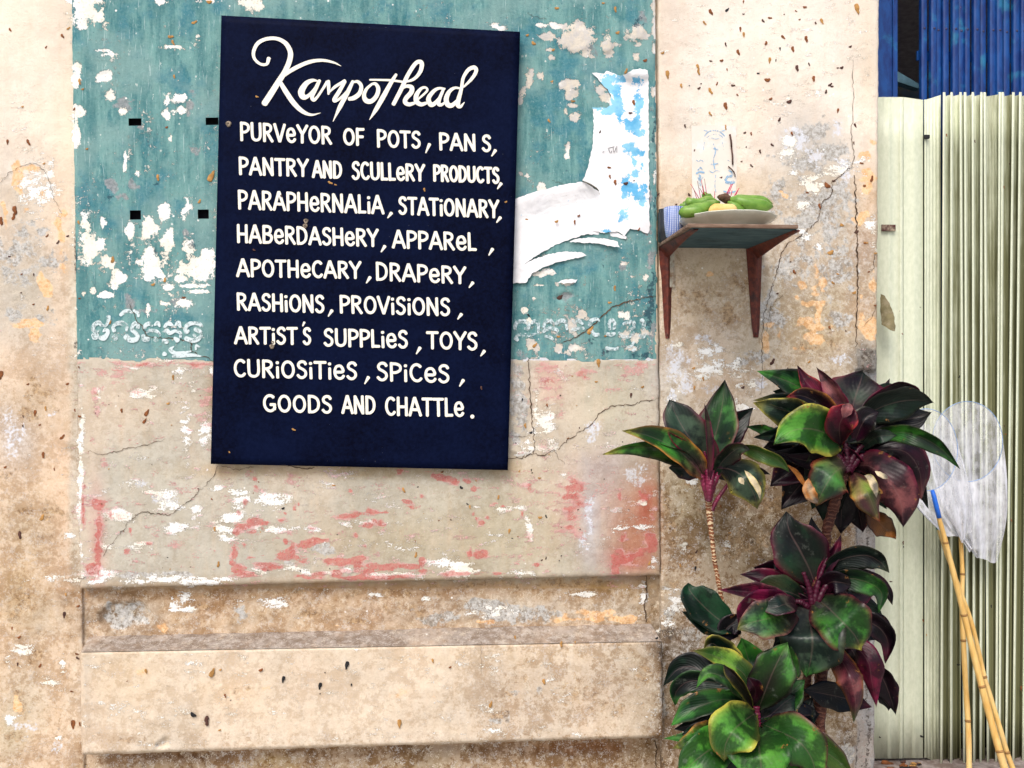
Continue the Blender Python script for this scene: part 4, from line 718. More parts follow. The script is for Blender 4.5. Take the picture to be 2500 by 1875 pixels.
# ------------------------------------------------------------ torn paper poster
def inpoly(x, y, poly):
    c_ = False; n = len(poly)
    for i in range(n):
        x1,y1 = poly[i]; x2,y2 = poly[(i+1)%n]
        if (y1 > y) != (y2 > y) and x < (x2-x1)*(y-y1)/(y2-y1)+x1: c_ = not c_
    return c_
def sheet(name, poly, dfun, mat, parent=None, step=9, thick=.0003, rag=1.3, colfun=None):
    pts = []
    for i in range(len(poly)):
        a = np.array(poly[i], float); b = np.array(poly[(i+1)%len(poly)], float); k = max(1, int(np.linalg.norm(b-a)/5))
        for j in range(k): pts.append(a+(b-a)*j/k+(rng.rand(2)-.5)*rag*(2 if j else 0))
    nb = len(pts); bp = [tuple(p) for p in pts]; xs = [p[0] for p in bp]; ys = [p[1] for p in bp]; inner = []
    for x in np.arange(min(xs)+step, max(xs), step):
        for y in np.arange(min(ys)+step, max(ys), step):
            if inpoly(x, y, bp) and min((x-p[0])**2+(y-p[1])**2 for p in bp) > (step*.5)**2: inner.append((x+rng.rand()*2, y+rng.rand()*2))
    allp = [Vector(p) for p in bp+inner]
    vo, eo, fo, *_ = delaunay_2d_cdt(allp, [], [list(range(nb))], 1, 1e-4)
    v = [P(p[0], p[1], dfun(p[0], p[1])) for p in vo]
    f = [tuple(q)[::-1] for q in fo]
    o = mk(name, v, f, mat, parent)
    if colfun:
        a = o.data.color_attributes.new('print', 'FLOAT_COLOR', 'POINT')
        a.data.foreach_set('color', np.array([[colfun(p[0], p[1])]*3+[1] for p in vo], np.float32).ravel())
    md = o.modifiers.new('s', 'SOLIDIFY'); md.thickness = thick; md.offset = 0
    es = o.modifiers.new('e', 'EDGE_SPLIT'); es.split_angle = R(50)
    return o
BL = [(1495,190,24,8),(1480,205,14,22),(1502,215,12,12),(1555,198,12,8),(1520,195,6,10),(1505,245,14,20),(1490,270,26,10,),(1512,268,14,14),(1475,275,10,6),(1515,292,8,10),(1530,310,6,12),(1555,270,6,50),(1550,305,14,20),(1560,325,14,10),(1565,250,7,20),(1562,240,4,40),(1535,360,16,14),(1552,372,12,12),(1565,375,8,8),
 (1548,395,6,12),(1550,425,9,10),(1565,405,6,8),(1527,455,10,26),(1548,460,12,16),(1572,462,8,14),(1560,480,18,12),(1525,480,8,10),(1570,495,10,8),(1522,524,12,15),(1483,564,11,5),(1456,262,14,4),(1555,235,10,6),(1530,300,7,6)]
def blueprint(x, y):
    return max([max(0, 1.6-math.hypot((x-b[0])/b[2], (y-b[1])/b[3])) for b in BL])
def paper():
    t = NT('torn_paper'); pa = t.attr('print'); n = t.noise(75, 7, .75); n2 = t.noise(15, 5, .6)
    v = t.math('MULTIPLY_ADD', t.math('SUBTRACT', n, .5), 3.4, pa.outputs['Fac'])
    a = t.mix(t.ramp(n2, .35, .65), (.74,.73,.74), (.82,.82,.83)); a = t.mix(t.ramp(t.noise(200, 4, .6, off=(1,1,8)), .62, .70, 0, .4), a, (.45,.42,.36))
    a = t.mix(t.ramp(v, .52, .64), a, t.mix(t.ramp(n2, .4, .6), (.11,.38,.62), (.26,.56,.74)))
    t.col(a); t.rough(.8, .2); t.bump(t.math('ADD', n2, t.math('MULTIPLY', t.noise(8, 3, .5, off=(4,9,2), dist=1.5), 2.5)), .7, .004); return t.m
M_PAPER = paper()
poster = empty('torn_poster', 'torn white paper poster with blue blotches peeling off the teal panel beside the sign', 'poster', P(1500, 560, .06))
def dposter(x, y):
    d = DP+surf(x, y)+.0035+.0025*math.sin(x*.03)*math.cos(y*.021)
    d += .022*math.exp(-((x-1545)**2/1500+(y-178)**2/260))+.022*max(0, (170-abs(x-1265))/170)*math.exp(-(max(0, (y-(560-.9*(x-1250)))/40+2.4)**2)*.0) *(1 if y > 440 else 0)*max(0, 1-(y-440)/90)
    return d
upper = [(1445,178),(1456,188),(1470,205),(1480,215),(1492,232),(1488,258),(1480,264),(1470,262),(1446,262),(1449,275),(1449,310),(1448,345),(1442,380),(1434,412),(1425,435),(1421,441),(1440,450),(1458,462),(1462,468),
 (1466,475),(1440,492),(1400,520),(1395,556),(1420,558),(1470,568),(1510,566),(1524,578),(1532,566),(1538,558),(1560,562),(1582,570),(1586,560),(1585,470),(1584,330),(1583,190),(1581,172),(1562,167),(1545,170),(1525,182),(1515,185),(1490,176),(1480,173),(1475,180),(1460,178)]
sheet('paper_strip', upper, dposter, M_PAPER, poster, colfun=blueprint)
lower = [(1236,497),(1262,484),(1300,470),(1340,460),(1370,452),(1400,447),(1421,444),(1430,446),(1460,466),(1470,480),(1470,550),(1512,570),(1530,578),(1528,584),(1500,578),(1470,573),(1430,572),(1395,583),(1360,596),(1330,612),(1308,626),(1280,645),(1258,662),(1236,672)]
sheet('paper_flap', lower, lambda x,y: DP+.004+.011*math.exp(-((y-(497-.28*(x-1240)))**2)/900)+.003*math.sin(x*.05), M_PAPER, poster, colfun=blueprint)
sheet('paper_shred', [(1390,590),(1410,583),(1440,580),(1480,583),(1508,590),(1513,604),(1490,600),(1460,594),(1430,593),(1405,592)], lambda x,y: DP+.006+.01*max(0,(x-1440)/80), M_PAPER, poster, colfun=lambda x,y: 0)
sheet('paper_shred', [(1236,672),(1260,655),(1300,635),(1340,620),(1380,614),(1420,616),(1432,624),(1400,632),(1360,640),(1320,656),(1298,668),(1285,690),(1236,692)], lambda x,y: DP+.006, M_PAPER, poster, colfun=lambda x,y: 0)
sheet('paper_shred', [(1360,690),(1380,682),(1410,682),(1405,690),(1380,692)], lambda x,y: DP+.006, M_PAPER, poster, colfun=lambda x,y: 0)
for (x,y,s_,a,mi,sh) in [(1547,250,7,80,0,1),(1539,276,5,0,1,1),(1465,322,4,-60,1,1),(1487,409,5,10,0,1),(1489,431,5,80,0,1),(1502,445,7,85,0,1),(1528,448,6,10,1,0),(1548,441,2,0,1,0),(1285,535,5,20,2,1),(1359,541,5,0,2,0),(1403,542,6,85,0,2),(1413,527,4,0,0,0),(1560,560,5,-60,0,2)]: speck(x, y, s_, a, mi, sh, (dposter(x, y) if x > 1445 else DP+surf(x, y)+.008)+.001, poster)
m = MB(); m.tube([P(1421,441,DP+.02),P(1440,450,DP+.022),P(1456,460,DP+.022),P(1462,466,DP+.02)], [.001,.0026,.0024,.001], 6); m.build('torn_edge', simple('tear_dark_card', (.10,.09,.07), .9, .1), poster)  # thin dark-coloured tube along the tear
m = MB()
for st in [[(1471,372),(1475,370)],[(1486,364),(1490,374),(1494,368)],[(1497,360),(1499,374),(1504,360)],[(1506,356),(1506,372)],[(1484,362),(1500,358)]]: ribbon(m, st, 1.4, dposter(1490,366)+.0016, n=4, cap=False)
m.build('scribble', simple('pencil_mark', (.12,.12,.13), .9, .1), poster, False)

# ------------------------------------------------------------ faded floral paper above the shelf
dec = empty('faded_floral_sticker', 'small faded pale blue floral print stuck on the cream pillar above the shelf', 'sticker', P(1742, 490, .05))
M_DEC = simple('faded_print_paper', (.70,.645,.575), .9, .1, .03, 22, 0, c2=(.70,.69,.67), lo=.48, hi=.60)
sheet('paper_sheet', [(1688,307),(1740,305),(1797,308),(1799,400),(1797,475),(1800,520),(1690,520),(1689,420)], lambda x,y: DR+surf(x,y)+.0012, M_DEC, dec, step=10, thick=.0003, rag=.6)
M_BLU = worn('faded_blue_print', (.26,.45,.66), .42, .58); m = MB(); m2 = MB()
O = lambda L: [(1550+x/2.765, y/2.765) for x,y in L]
for i,(st,wd) in enumerate([([(470,920),(490,895),(530,880),(575,890),(605,918)],5),([(485,930),(510,912),(545,905),(580,915),(595,930)],3),([(465,880),(490,885)],3),([(585,885),(610,878)],3),([(500,940),(520,932),(545,938),(570,932)],2.5),
 ([(415,1080),(430,1090),(445,1080),(462,1090)],3),([(625,1080),(645,1090),(665,1080)],3),([(425,1150),(440,1130),(455,1145)],6),([(415,1170),(440,1160),(468,1165)],7),([(440,1180),(437,1215),(440,1250)],10),([(425,1200),(440,1215),(460,1195)],5),
 ([(610,1215),(630,1190),(655,1190)],10),([(615,1230),(645,1235),(670,1225)],12),([(660,1185),(650,1160),(630,1150)],5),([(530,970),(545,1020),(530,1080),(540,1140)],4),([(520,1000),(560,1010)],6),([(515,1110),(560,1105)],5),([(545,1180),(540,1250),(548,1300)],3),([(500,1150),(525,1165),(550,1150),(575,1160)],3),([(600,1290),(640,1300),(680,1290)],5),([(470,960),(462,1010)],2),([(590,960),(600,1010)],2)]):
    ribbon(m, O(st), wd/1.6, DR+.0022+.0001*(i % 5), n=10, slope=.0003, follow=True)
m.build('print_ornament', M_BLU, dec)

# ------------------------------------------------------------ shelf with brackets
WF = DR
xl = P(1607,605,WF).x; xr = P(1844,605,WF).x; zb = P(1725,606,WF).z; th = .0115; yf = -(WF+.318)
shelf = empty('wall_shelf', 'small wooden wall shelf on two tapered rusty brackets holding a plate of fruit', 'shelf', ((xl+xr)/2, -WF, zb))
def wood(name, c1, c2, stretch=(.15,1,1)):
    t = NT(name); n = t.noise(70, 7, .7, stretch=stretch); n2 = t.noise(14, 6, .6, off=(3,1,1))
    a = t.mix(t.ramp(n, .35, .65), c1, c2); a = t.mix(t.ramp(n2, .5, .7, 0, .6), a, tuple(x*.45 for x in c1)); t.col(a); t.rough(.8, .2); t.bump(n, .3, .001); return t.m
M_SHE = wood('worn_shelf_edge', (.13,.075,.05), (.27,.19,.14)); M_SHU = wood('blue_green_painted_wood', (.028,.065,.08), (.075,.13,.14))
m = MB(); m.box((xl,yf,zb+.0015),(xr,-WF,zb+th)); o = m.build('board', M_SHE, shelf, False); bevel(o, .0025)
m = MB(); m.box((xl+.012,yf+.006,zb),(xr-.003,-WF,zb+.0014)); m.build('painted_underside', M_SHU, shelf, False)
def rustm():
    t = NT('rusty_bracket'); n = t.noise(60, 7, .7); n2 = t.noise(22, 6, .65, off=(4,4,1))
    a = t.mix(t.ramp(n, .35, .65), (.060,.011,.007), (.15,.028,.014)); a = t.mix(t.ramp(n2, .52, .68, 0, .8), a, (.018,.010,.010)); a = t.mix(t.ramp(n, .66, .72, 0, .7), a, (.30,.13,.07))
    t.col(a); t.rough(.55, .4); t.bump(n, .3, .001); return t.m
M_RUST = rustm()
for (xt, wt, xb, wb, yb) in ((1841,40,1845,16,823),(1626,36,1629,14,826)):
    br = MB(); k = mpp(xt, WF)
    top = P(xt, 608, WF); bot = P(xb, yb, WF); N = 8; v = []
    for j in range(N+1):
        t_ = j/N; cx = top.x+(bot.x-top.x)*t_; z = zb-.001-(zb-bot.z)*t_; hw = (wt*(1-t_)+wb*t_)*k/2; rd = .024*(1-t_)+.009*t_
        if j == N: hw *= .72
        v += [(cx-hw,-WF-.001,z),(cx-hw*.92,-WF-.004,z),(cx-hw*.35,-WF-rd*.55,z),(cx-hw*.12,-WF-rd,z),(cx+hw*.12,-WF-rd,z),(cx+hw*.35,-WF-rd*.55,z),(cx+hw*.92,-WF-.004,z),(cx+hw,-WF-.001,z)]
    f = [(j*8+i, (j+1)*8+i, (j+1)*8+i+1, j*8+i+1) for j in range(N) for i in range(7)]+[tuple(range(N*8, N*8+8))]
    br.add(v, f); br.build('bracket_leg', M_RUST, shelf)
    # horizontal arm under the board, deep at the wall and tapering to the front
    ar = MB(); v = []; N = 6; off = .004 if xt > 1700 else 0
    for j in range(N+1):
        t_ = j/N; y = -WF-.002-(.308)*t_; hw = .024*(1-t_)+.008*t_; hh = .030*(1-t_)**1.2+.004
        cx = top.x+off
        v += [(cx-hw,y,zb-.0005),(cx-hw*.5,y,zb-.004-hh*.3),(cx-hw*.12,y,zb-hh),(cx+hw*.12,y,zb-hh),(cx+hw*.5,y,zb-.004-hh*.3),(cx+hw,y,zb-.0005)]
    f = [(j*6+i, (j+1)*6+i, (j+1)*6+i+1, j*6+i+1) for j in range(N) for i in range(5)]+[(N*6+i for i in range(6))]
    f = [tuple(q) for q in f]; ar.add(v, f); ar.build('bracket_arm', M_RUST, shelf)
    sc2 = MB(); q = P(xb, yb-9, WF+.009); sc2.lathe((0,0,0), [(.0001,.002),(.0026,.0014),(.003,0)], 10)
    o = sc2.build('screw', SPM[1], None); o.matrix_world = Matrix.Translation(q)@Matrix.Rotation(R(90), 4, 'X'); o.parent = shelf; o.matrix_parent_inverse = Matrix.Translation(-shelf.location)
m = MB(); m.box((P(1633,0,WF).x,-WF-.012,P(0,690,WF).z),(P(1644,0,WF).x,-WF-.0005,zb-.005)); m.build('packing_strip', simple('pale_strip', (.45,.43,.36), .8, .2, .3, 40, c2=(.2,.12,.07)), shelf, False)
zs = zb+th
# cup and dark jar
def cupmat():
    t = NT('blue_striped_glaze'); tc = t.n('TexCoord').outputs['Object']
    sx = t.n('SeparateXYZ'); t.put(sx.inputs[0], tc); ang = t.math('ARCTAN2', sx.outputs[1], sx.outputs[0])
    w1 = t.math('ABSOLUTE', t.math('SINE', t.math('MULTIPLY', ang, 17.0))); w2 = t.math('ABSOLUTE', t.math('SINE', t.math('MULTIPLY', sx.outputs[2], 620)))
    n = t.noise(60, 4, .6, src=tc)
    st = t.math('ADD', w1, t.math('MULTIPLY', t.math('SUBTRACT', n, .5), .5)); a = t.mix(t.ramp(st, .44, .60), (.78,.82,.88), (.035,.10,.40))
    a = t.mix(t.math('MULTIPLY', t.ramp(w2, .80, .92), .40), a, (.05,.13,.45)); t.col(a); t.rough(.18, .5); return t.m
cp = MB(); cp.lathe((0,0,0), [(.0001,0),(.018,0),(.0225,.004),(.0262,.022),(.0285,.050),(.0295,.084),(.0285,.086),(.0265,.083),(.025,.05),(.0215,.012),(.0001,.008)], 40)
o = cp.build('striped_cup', cupmat()); o.location = (P(1646,560,.135).x, -.135, zs+.0003); tag(o, 'small white cup with fine blue stripes at the left end of the shelf', 'cup')
jr = MB(); jr.lathe((0,0,0), [(.0001,0),(.0205,0),(.022,.004),(.022,.082),(.0195,.089),(.0205,.094),(.019,.095),(.0175,.088),(.0175,.02),(.0001,.018)], 32)
o = jr.build('dark_tumbler', simple('smoky_dark_glass', (.012,.014,.018), .2, .5, .3, 30)); o.location = (P(1625,560,.068).x, -.0685, zs+.0003); tag(o, 'dark smoky tumbler half hidden behind the striped cup against the wall', 'tumbler')
# plate
PX, PY = P(1776,520,.215).x, -.215
pl = MB(); wob = lambda a, r_, z: 1+(.012*math.cos(14*a)+.004*math.cos(7*a+1) if r_ > .11 else 0)
pl.lathe((0,0,0), [(.0001,.004),(.068,.004),(.072,0),(.076,.0),(.078,.006),(.098,.020),(.118,.030),(.1285,.0375),(.1298,.0395),(.1285,.0405),(.117,.034),(.098,.025),(.078,.012),(.0001,.010)], 84, wob)
t = NT('cream_glaze'); t.col(t.mix(t.ramp(t.noise(25, 5, .6), .4, .7), (.62,.63,.52), (.70,.70,.60))); t.rough(.22, .5)
o = pl.build('scalloped_plate', t.m); o.location = (PX, PY, zs+.0006); tag(o, 'cream scalloped plate full of green bananas standing on the wall shelf', 'plate')
zp = zs+.012
def banmat():
    t = NT('green_banana_skin'); n = t.noise(40, 6, .65); n2 = t.noise(120, 5, .7, off=(2,2,2)); n3 = t.noise(18, 3, .5, off=(9,1,2))
    a = t.mix(t.ramp(n, .35, .65), (.095,.215,.022), (.16,.30,.045)); a = t.mix(t.ramp(n3, .5, .7, 0, .6), a, (.24,.33,.07)); a = t.mix(t.ramp(n2, .62, .69, 0, .85), a, (.05,.035,.01))
    t.col(a); t.rough(.42, .4); t.bump(n, .15, .001); return t.m
M_BAN = banmat(); M_STEM = simple('dry_banana_crown', (.10,.055,.035), .9, .2, .5, 80, .5)
def banana(m, pts, r_, flat=.86):
    p = [Vector(q) for q in pts]; q = spline([tuple(v) for v in p], 15); n = 10; rad = []
    for i in range(15):
        t_ = i/14; k = min(1, .30+1.9*t_**.8) if t_ < .4 else (1 if t_ < .72 else max(.14, 1-((t_-.72)/.28)**2.2*.92)); rad.append(r_*k)
    v = []; ref = Vector((0,1,0))
    for i in range(15):
        tg = Vector(q[min(i+1,14)]-q[max(i-1,0)]).normalized(); a = tg.cross(ref).normalized(); b = tg.cross(a)
        for k in range(n):
            an = 2*math.pi*k/n+.3; rr = rad[i]*(1+.07*math.cos(5*an)); v.append(Vector(q[i])+a*math.cos(an)*rr+b*math.sin(an)*rr)
    m.add(v, [(i*n+k, i*n+(k+1)%n, (i+1)*n+(k+1)%n, (i+1)*n+k) for i in range(14) for k in range(n)]+[tuple(range(n))[::-1], tuple(14*n+k for k in range(n))])
Z = lambda x, y, d: P(1550+x/3.858, 420+y/3.858, d)
bl = empty('banana_bunch', 'bunch of stubby green bananas with incense sticks on the left side of the plate', 'bananas', Z(600,420,.25))
for pts, r_ in [([Z(790,285,.215),Z(700,320,.25),Z(590,365,.27),Z(470,375,.26),Z(436,350,.25)],.0165),([Z(780,285,.20),Z(690,270,.20),Z(600,300,.20),Z(520,285,.20),Z(495,240,.20)],.0145),([Z(780,290,.18),Z(720,280,.18),Z(690,250,.18),Z(672,215,.18),Z(680,202,.18)],.0130),([Z(770,300,.23),Z(660,330,.24),Z(540,345,.225),Z(470,400,.23),Z(470,425,.235)],.0130),([Z(780,300,.15),Z(660,330,.14),Z(540,330,.13),Z(450,320,.13),Z(430,300,.13)],.015)]:
    m = MB(); banana(m, pts, r_); m.build('banana', M_BAN, bl)
m = MB(); m.lathe((0,0,0), [(.0001,.018),(.008,.016),(.014,.008),(.016,-.002),(.010,-.010),(.0001,-.012)], 12, lambda a,r_,z: 1+.18*math.sin(3*a+z*90))
o = m.build('crown', M_STEM, bl); o.matrix_world = Matrix.Translation(Z(850,255,.215))@Matrix.Rotation(R(25),4,'Y')@Matrix.Diagonal((1.35,1,.8,1)); o.matrix_parent_inverse = Matrix.Translation(-bl.location)
b2 = empty('banana_bunch', 'fat green banana pair with brown crown lying on the right side of the plate', 'bananas', Z(1120,400,.22))
for pts, r_ in [([Z(880,262,.215),Z(960,275,.225),Z(1060,300,.235),Z(1190,318,.235),Z(1300,325,.225)],.0178),([Z(880,270,.21),Z(960,262,.20),Z(1060,268,.195),Z(1180,272,.19),Z(1295,300,.185)],.0148),([Z(880,280,.23),Z(930,320,.24),Z(980,350,.235),Z(1040,372,.22),Z(1090,372,.21)],.0120)]:
    m = MB(); banana(m, pts, r_); m.build('banana', M_BAN, b2)
m = MB(); banana(m, [Z(705,392,.285),Z(745,352,.285),Z(830,352,.285),Z(910,355,.28),Z(955,385,.27)], .0145)
t = NT('yellow_fruit_skin'); t.col(t.mix(t.ramp(t.noise(30,5,.6), .4, .65), (.70,.42,.12), (.78,.55,.22))); t.rough(.5, .3)
o = m.build('yellow_fruit', t.m); o.location = (0,0,0); tag(o, 'pale yellow fruit lying on the plate between the two green banana bunches', 'fruit')
M_INC = simple('incense_red', (.38,.02,.05), .7, .3, .2, 60); M_INB = simple('incense_tip', (.20,.12,.10), .9, .2)
for x0,y0,x1,y1 in [(620,275,525,112),(625,270,588,82),(615,270,552,158),(650,215,626,75),(675,208,655,62),(622,262,600,140),(645,210,610,150),(585,255,560,180),(750,262,752,180),(655,215,640,130)]:
    m = MB(); a, b = Z(x0,y0,.20), Z(x1,y1,.19); mid_ = a.lerp(b, .55)
    m.tube([a,mid_], .0009, 6); m2 = MB(); m2.tube([mid_,b], .0008, 6)
    o = m.build('incense_stick', M_INC); tag(o, 'thin burnt red incense stick in the cluster stuck in the left banana bunch', 'incense stick', 'incense sticks in the left banana bunch'); m2.build('stick_tip', M_INB if x0 % 2 else M_INC, o)
for x0,y0,x1,y1 in [(868,215,908,115),(880,215,920,112),(925,240,983,150),(935,245,975,165),(860,215,895,140),(905,225,915,175)]:
    m = MB(); a, b = Z(x0,y0,.20), Z(x1,y1,.19); m.tube([a,b], .0010, 6)
    o = m.build('incense_stick', simple('incense_magenta', (.50,.02,.09), .7, .3) if 'incense_magenta' not in bpy.data.materials else bpy.data.materials['incense_magenta']); tag(o, 'magenta incense stick standing by the brown banana crown right of centre', 'incense stick', 'incense sticks by the brown banana crown')

# ------------------------------------------------------------ doorway: sheet metal folding shutter, blue gate, dark interior
SD = -.10
def shutmat():
    t = NT('pale_green_sheet_metal'); at = t.attr('grime')
    n = t.noise(26, 6, .65, stretch=(1.5,1,.10)); n2 = t.noise(90, 6, .7, stretch=(1,1,.5)); n3 = t.noise(5, 4, .6, off=(1,6,2))
    a = t.mix(t.ramp(n2, .3, .7), (.56,.60,.45), (.66,.69,.54))
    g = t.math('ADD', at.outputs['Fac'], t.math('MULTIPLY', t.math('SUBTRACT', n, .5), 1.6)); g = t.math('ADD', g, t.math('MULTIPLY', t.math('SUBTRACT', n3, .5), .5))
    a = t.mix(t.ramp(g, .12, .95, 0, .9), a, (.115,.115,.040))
    a = t.mix(t.ramp(t.noise(60, 5, .75, off=(7,7,7), stretch=(1,1,.4)), .70, .74, 0, .8), a, (.16,.07,.02))
    t.col(a); t.rough(.45, .4); t.bump(n2, .06, .0006); return t.m
M_SH = shutmat()
shut = empty('folding_shutter', 'pale green corrugated metal folding shutter pulled across the doorway on the right', 'shutter', P(2320, 1850, SD))
def slat(prof, ytop, ybot, grime, name='slat', lean=0):
    """prof: (px, depth) profile points across; extruded vertically between photo rows"""
    nz_ = 14; v = []; g = []
    for j in range(nz_+1):
        t_ = j/nz_
        for (x, d) in prof:
            yt = ytop(x, d) if callable(ytop) else ytop; yb = ybot(x, d) if callable(ybot) else ybot
            top = P(x, yt, SD+d); bot = P(x+lean, yb, SD+d); q = top.lerp(bot, t_)
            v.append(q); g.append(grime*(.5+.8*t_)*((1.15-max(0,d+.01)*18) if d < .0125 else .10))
    n = len(prof); f = [(j*n+i, (j+1)*n+i, (j+1)*n+i+1, j*n+i+1) for j in range(nz_) for i in range(n-1)]
    o = mk(name, v, f, M_SH, shut)
    a = o.data.color_attributes.new('grime', 'FLOAT_COLOR', 'POINT'); a.data.foreach_set('color', np.array([[x,x,x,1] for x in g], np.float32).ravel())
    md = o.modifiers.new('s', 'SOLIDIFY'); md.thickness = .0012; md.offset = -1
    return o
def ribs(x0, x1, d0, d1, k, amp=.0022):
    out = []; n = k*4
    for i in range(n+1):
        u = i/n; out.append((x0+(x1-x0)*u, d0+(d1-d0)*u+amp*(1 if (i % 4) in (1,2) else 0)))
    return out
top0 = lambda x, d: 237+max(0, (x-2205))*.14
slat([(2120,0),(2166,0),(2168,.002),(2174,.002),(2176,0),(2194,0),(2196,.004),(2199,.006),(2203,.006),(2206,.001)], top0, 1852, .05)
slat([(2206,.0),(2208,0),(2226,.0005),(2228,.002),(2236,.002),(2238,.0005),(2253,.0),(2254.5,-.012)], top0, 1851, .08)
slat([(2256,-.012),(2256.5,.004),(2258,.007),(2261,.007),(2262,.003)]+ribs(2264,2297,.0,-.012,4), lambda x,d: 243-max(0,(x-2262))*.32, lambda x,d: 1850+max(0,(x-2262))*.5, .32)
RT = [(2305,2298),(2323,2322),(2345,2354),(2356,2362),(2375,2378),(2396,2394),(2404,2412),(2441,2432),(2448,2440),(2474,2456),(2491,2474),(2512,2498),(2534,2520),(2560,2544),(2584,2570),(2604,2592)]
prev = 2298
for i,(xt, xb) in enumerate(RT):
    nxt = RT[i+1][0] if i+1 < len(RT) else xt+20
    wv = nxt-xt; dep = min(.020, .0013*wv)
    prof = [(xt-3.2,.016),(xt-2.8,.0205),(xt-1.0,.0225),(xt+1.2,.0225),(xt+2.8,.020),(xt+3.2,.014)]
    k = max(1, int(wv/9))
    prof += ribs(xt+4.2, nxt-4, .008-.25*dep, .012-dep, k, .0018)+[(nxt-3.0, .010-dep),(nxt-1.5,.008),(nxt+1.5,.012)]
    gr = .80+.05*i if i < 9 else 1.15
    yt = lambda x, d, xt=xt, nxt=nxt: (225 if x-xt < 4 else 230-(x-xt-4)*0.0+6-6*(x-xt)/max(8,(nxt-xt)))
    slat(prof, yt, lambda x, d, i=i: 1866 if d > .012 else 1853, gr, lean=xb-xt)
m = MB(); q = P(2166,530,SD+.004); m.box((P(2149,0,SD).x, -SD-.010, P(0,539,SD).z),(P(2183,0,SD).x, -SD-.0055, P(0,522,SD).z)); o = m.build('hasp', simple('rusty_hasp', (.07,.022,.02), .7, .3, .5, 90, c2=(.35,.28,.2)), shut, False); bevel(o, .001)
m = MB(); m.box((P(2251,0,SD).x, -SD-.016, P(0,297,SD).z),(P(2264,0,SD).x, -SD-.006, P(0,287,SD).z)); o = m.build('clip', SPM[3], shut, False); bevel(o, .002)
for (x,y,s_) in [(2250,1798,5),(2148,1800,3)]: speck(x, y, s_, 30, 3, 1, SD+.012, shut)
for (x,y,s_,mi,a) in [(2311,330,4,0,80),(2380,345,4,1,80),(2451,1370/3.0+0,4,0,80),(2465,400,3,1,80),(2205,1325,5,1,85),(2206,1335,3,3,85),(2175,1420,4,1,0),(2203,815,3,0,50),(2247,750,2,1,0),(2455,1060,3,0,0),(2480,1090,4,0,80),(2342,920,4,3,-70),(2469,1270,4,0,60),(2447,1275,4,1,70),(2170,1535,5,2,-60),(2254,1515,4,0,60),(2262,1550,3,2,80),(2340,1623,5,3,0),(2493,1680,6,0,80),(2420,1480,4,3,80),(2452,1040,3,1,80)]: speck(x, y, s_, a, mi, 2, SD+.016, shut)
lf = sheet('dry_leaf', [(2150,718),(2160,722),(2172,740),(2182,770),(2186,800),(2184,809),(2165,800),(2152,792),(2149,760)], lambda x,y: SD+.05+.02*math.sin((x-2150)*.06), simple('grey_brown_leaf', (.20,.17,.09), .8, .2, .25, 50, c2=(.3,.26,.17)), None, step=7, thick=.001)
tag(lf, 'curled grey brown dry leaf wedged between the pillar edge and the pale shutter', 'leaf')
# blue gate
GD = -.175
def blue():
    t = NT('chipped_blue_paint'); n = t.noise(40, 6, .7, stretch=(1,1,.35)); n2 = t.noise(70, 6, .75, off=(5,5,5), stretch=(1,1,.6)); n3 = t.noise(12, 4, .6, off=(9,2,1))
    a = t.mix(t.ramp(n, .35, .65), (.0015,.022,.14), (.004,.060,.25)); a = t.mix(t.ramp(n3, .56, .70, 0, .55), a, (.02,.22,.36)); a = t.mix(t.ramp(n2, .685, .72, 0, .9), a, (.45,.13,.03)); t.col(a); t.rough(.45, .4); t.bump(n, .15, .001); return t.m
M_BLUE = blue()
gate = empty('blue_gate', 'blue steel concertina gate with riveted vertical bars behind the pale shutter', 'gate', P(2380, 1850, GD))
m = MB(); a = P(2120,0,GD+.03); m.box((a.x, -GD-.035, .32),(P(2190,0,GD+.03).x, -GD+.01, P(0,-420,GD).z)); o = m.build('post', M_BLUE, gate, False); bevel(o, .002)
m = MB(); m.box((P(2176,0,GD+.03).x, -GD-.041, .32),(P(2178,0,GD+.03).x, -GD-.036, P(0,-420,GD).z)); m.build('post_seam', M_BLUE, gate, False)
bars = [(2246,2261),(2265,2281),(2283,2298),(2301,2316),(2319,2335),(2336,2352),(2354,2367),(2373,2389),(2390,2405),(2412,2428),(2430,2445),(2449,2465),(2468,2484),(2487,2502),(2507,2522),(2526,2541),(2546,2561),(2566,2580),(2585,2600)]
for i,(a,b) in enumerate(bars):
    dj = .006*math.sin(i*2.1); m = MB(); x0, x1 = P(a,0,GD).x, P(b,0,GD).x; zt = P(0,-420,GD).z; sk = .004*math.sin(i*1.7)
    y0 = -GD-.006-dj; cxx = (x0+x1)/2; prof = [(x0,y0+.012),(x0,y0),(x0+.002,y0-.0025),(cxx-.002,y0-.0035),(cxx+.002,y0-.0035),(x1-.002,y0-.0025),(x1,y0),(x1,y0+.012)]
    v = [(x,y,.32) for x,y in prof]+[(x+sk,y,zt) for x,y in prof]; m.add(v, [(k,k+1,k+9,k+8) for k in range(7)]); o = m.build('bar', M_BLUE, gate)
    rv = MB(); rv.lathe((0,0,0), [(.0001,.003),(.003,.0022),(.0044,0)], 10); o = rv.build('rivet', simple('rivet_dark', (.03,.03,.10), .5, .4) if 'rivet_dark' not in bpy.data.materials else bpy.data.materials['rivet_dark'], None)
    o.matrix_world = Matrix.Translation((cxx+sk*.8, y0-.0032, P(2300,73+(i % 3),GD).z))@Matrix.Rotation(R(90),4,'X'); o.parent = gate; o.matrix_parent_inverse = Matrix.Translation(-gate.location)
m = MB(); m.box((P(2244,0,GD).x, -GD+.012, P(0,85,GD).z),(P(2604,0,GD).x, -GD+.018, P(0,60,GD).z)); m.build('rail', M_BLUE, gate, False)
M_DARK = simple('dark_interior_plaster', (.30,.28,.30), .9, .1)
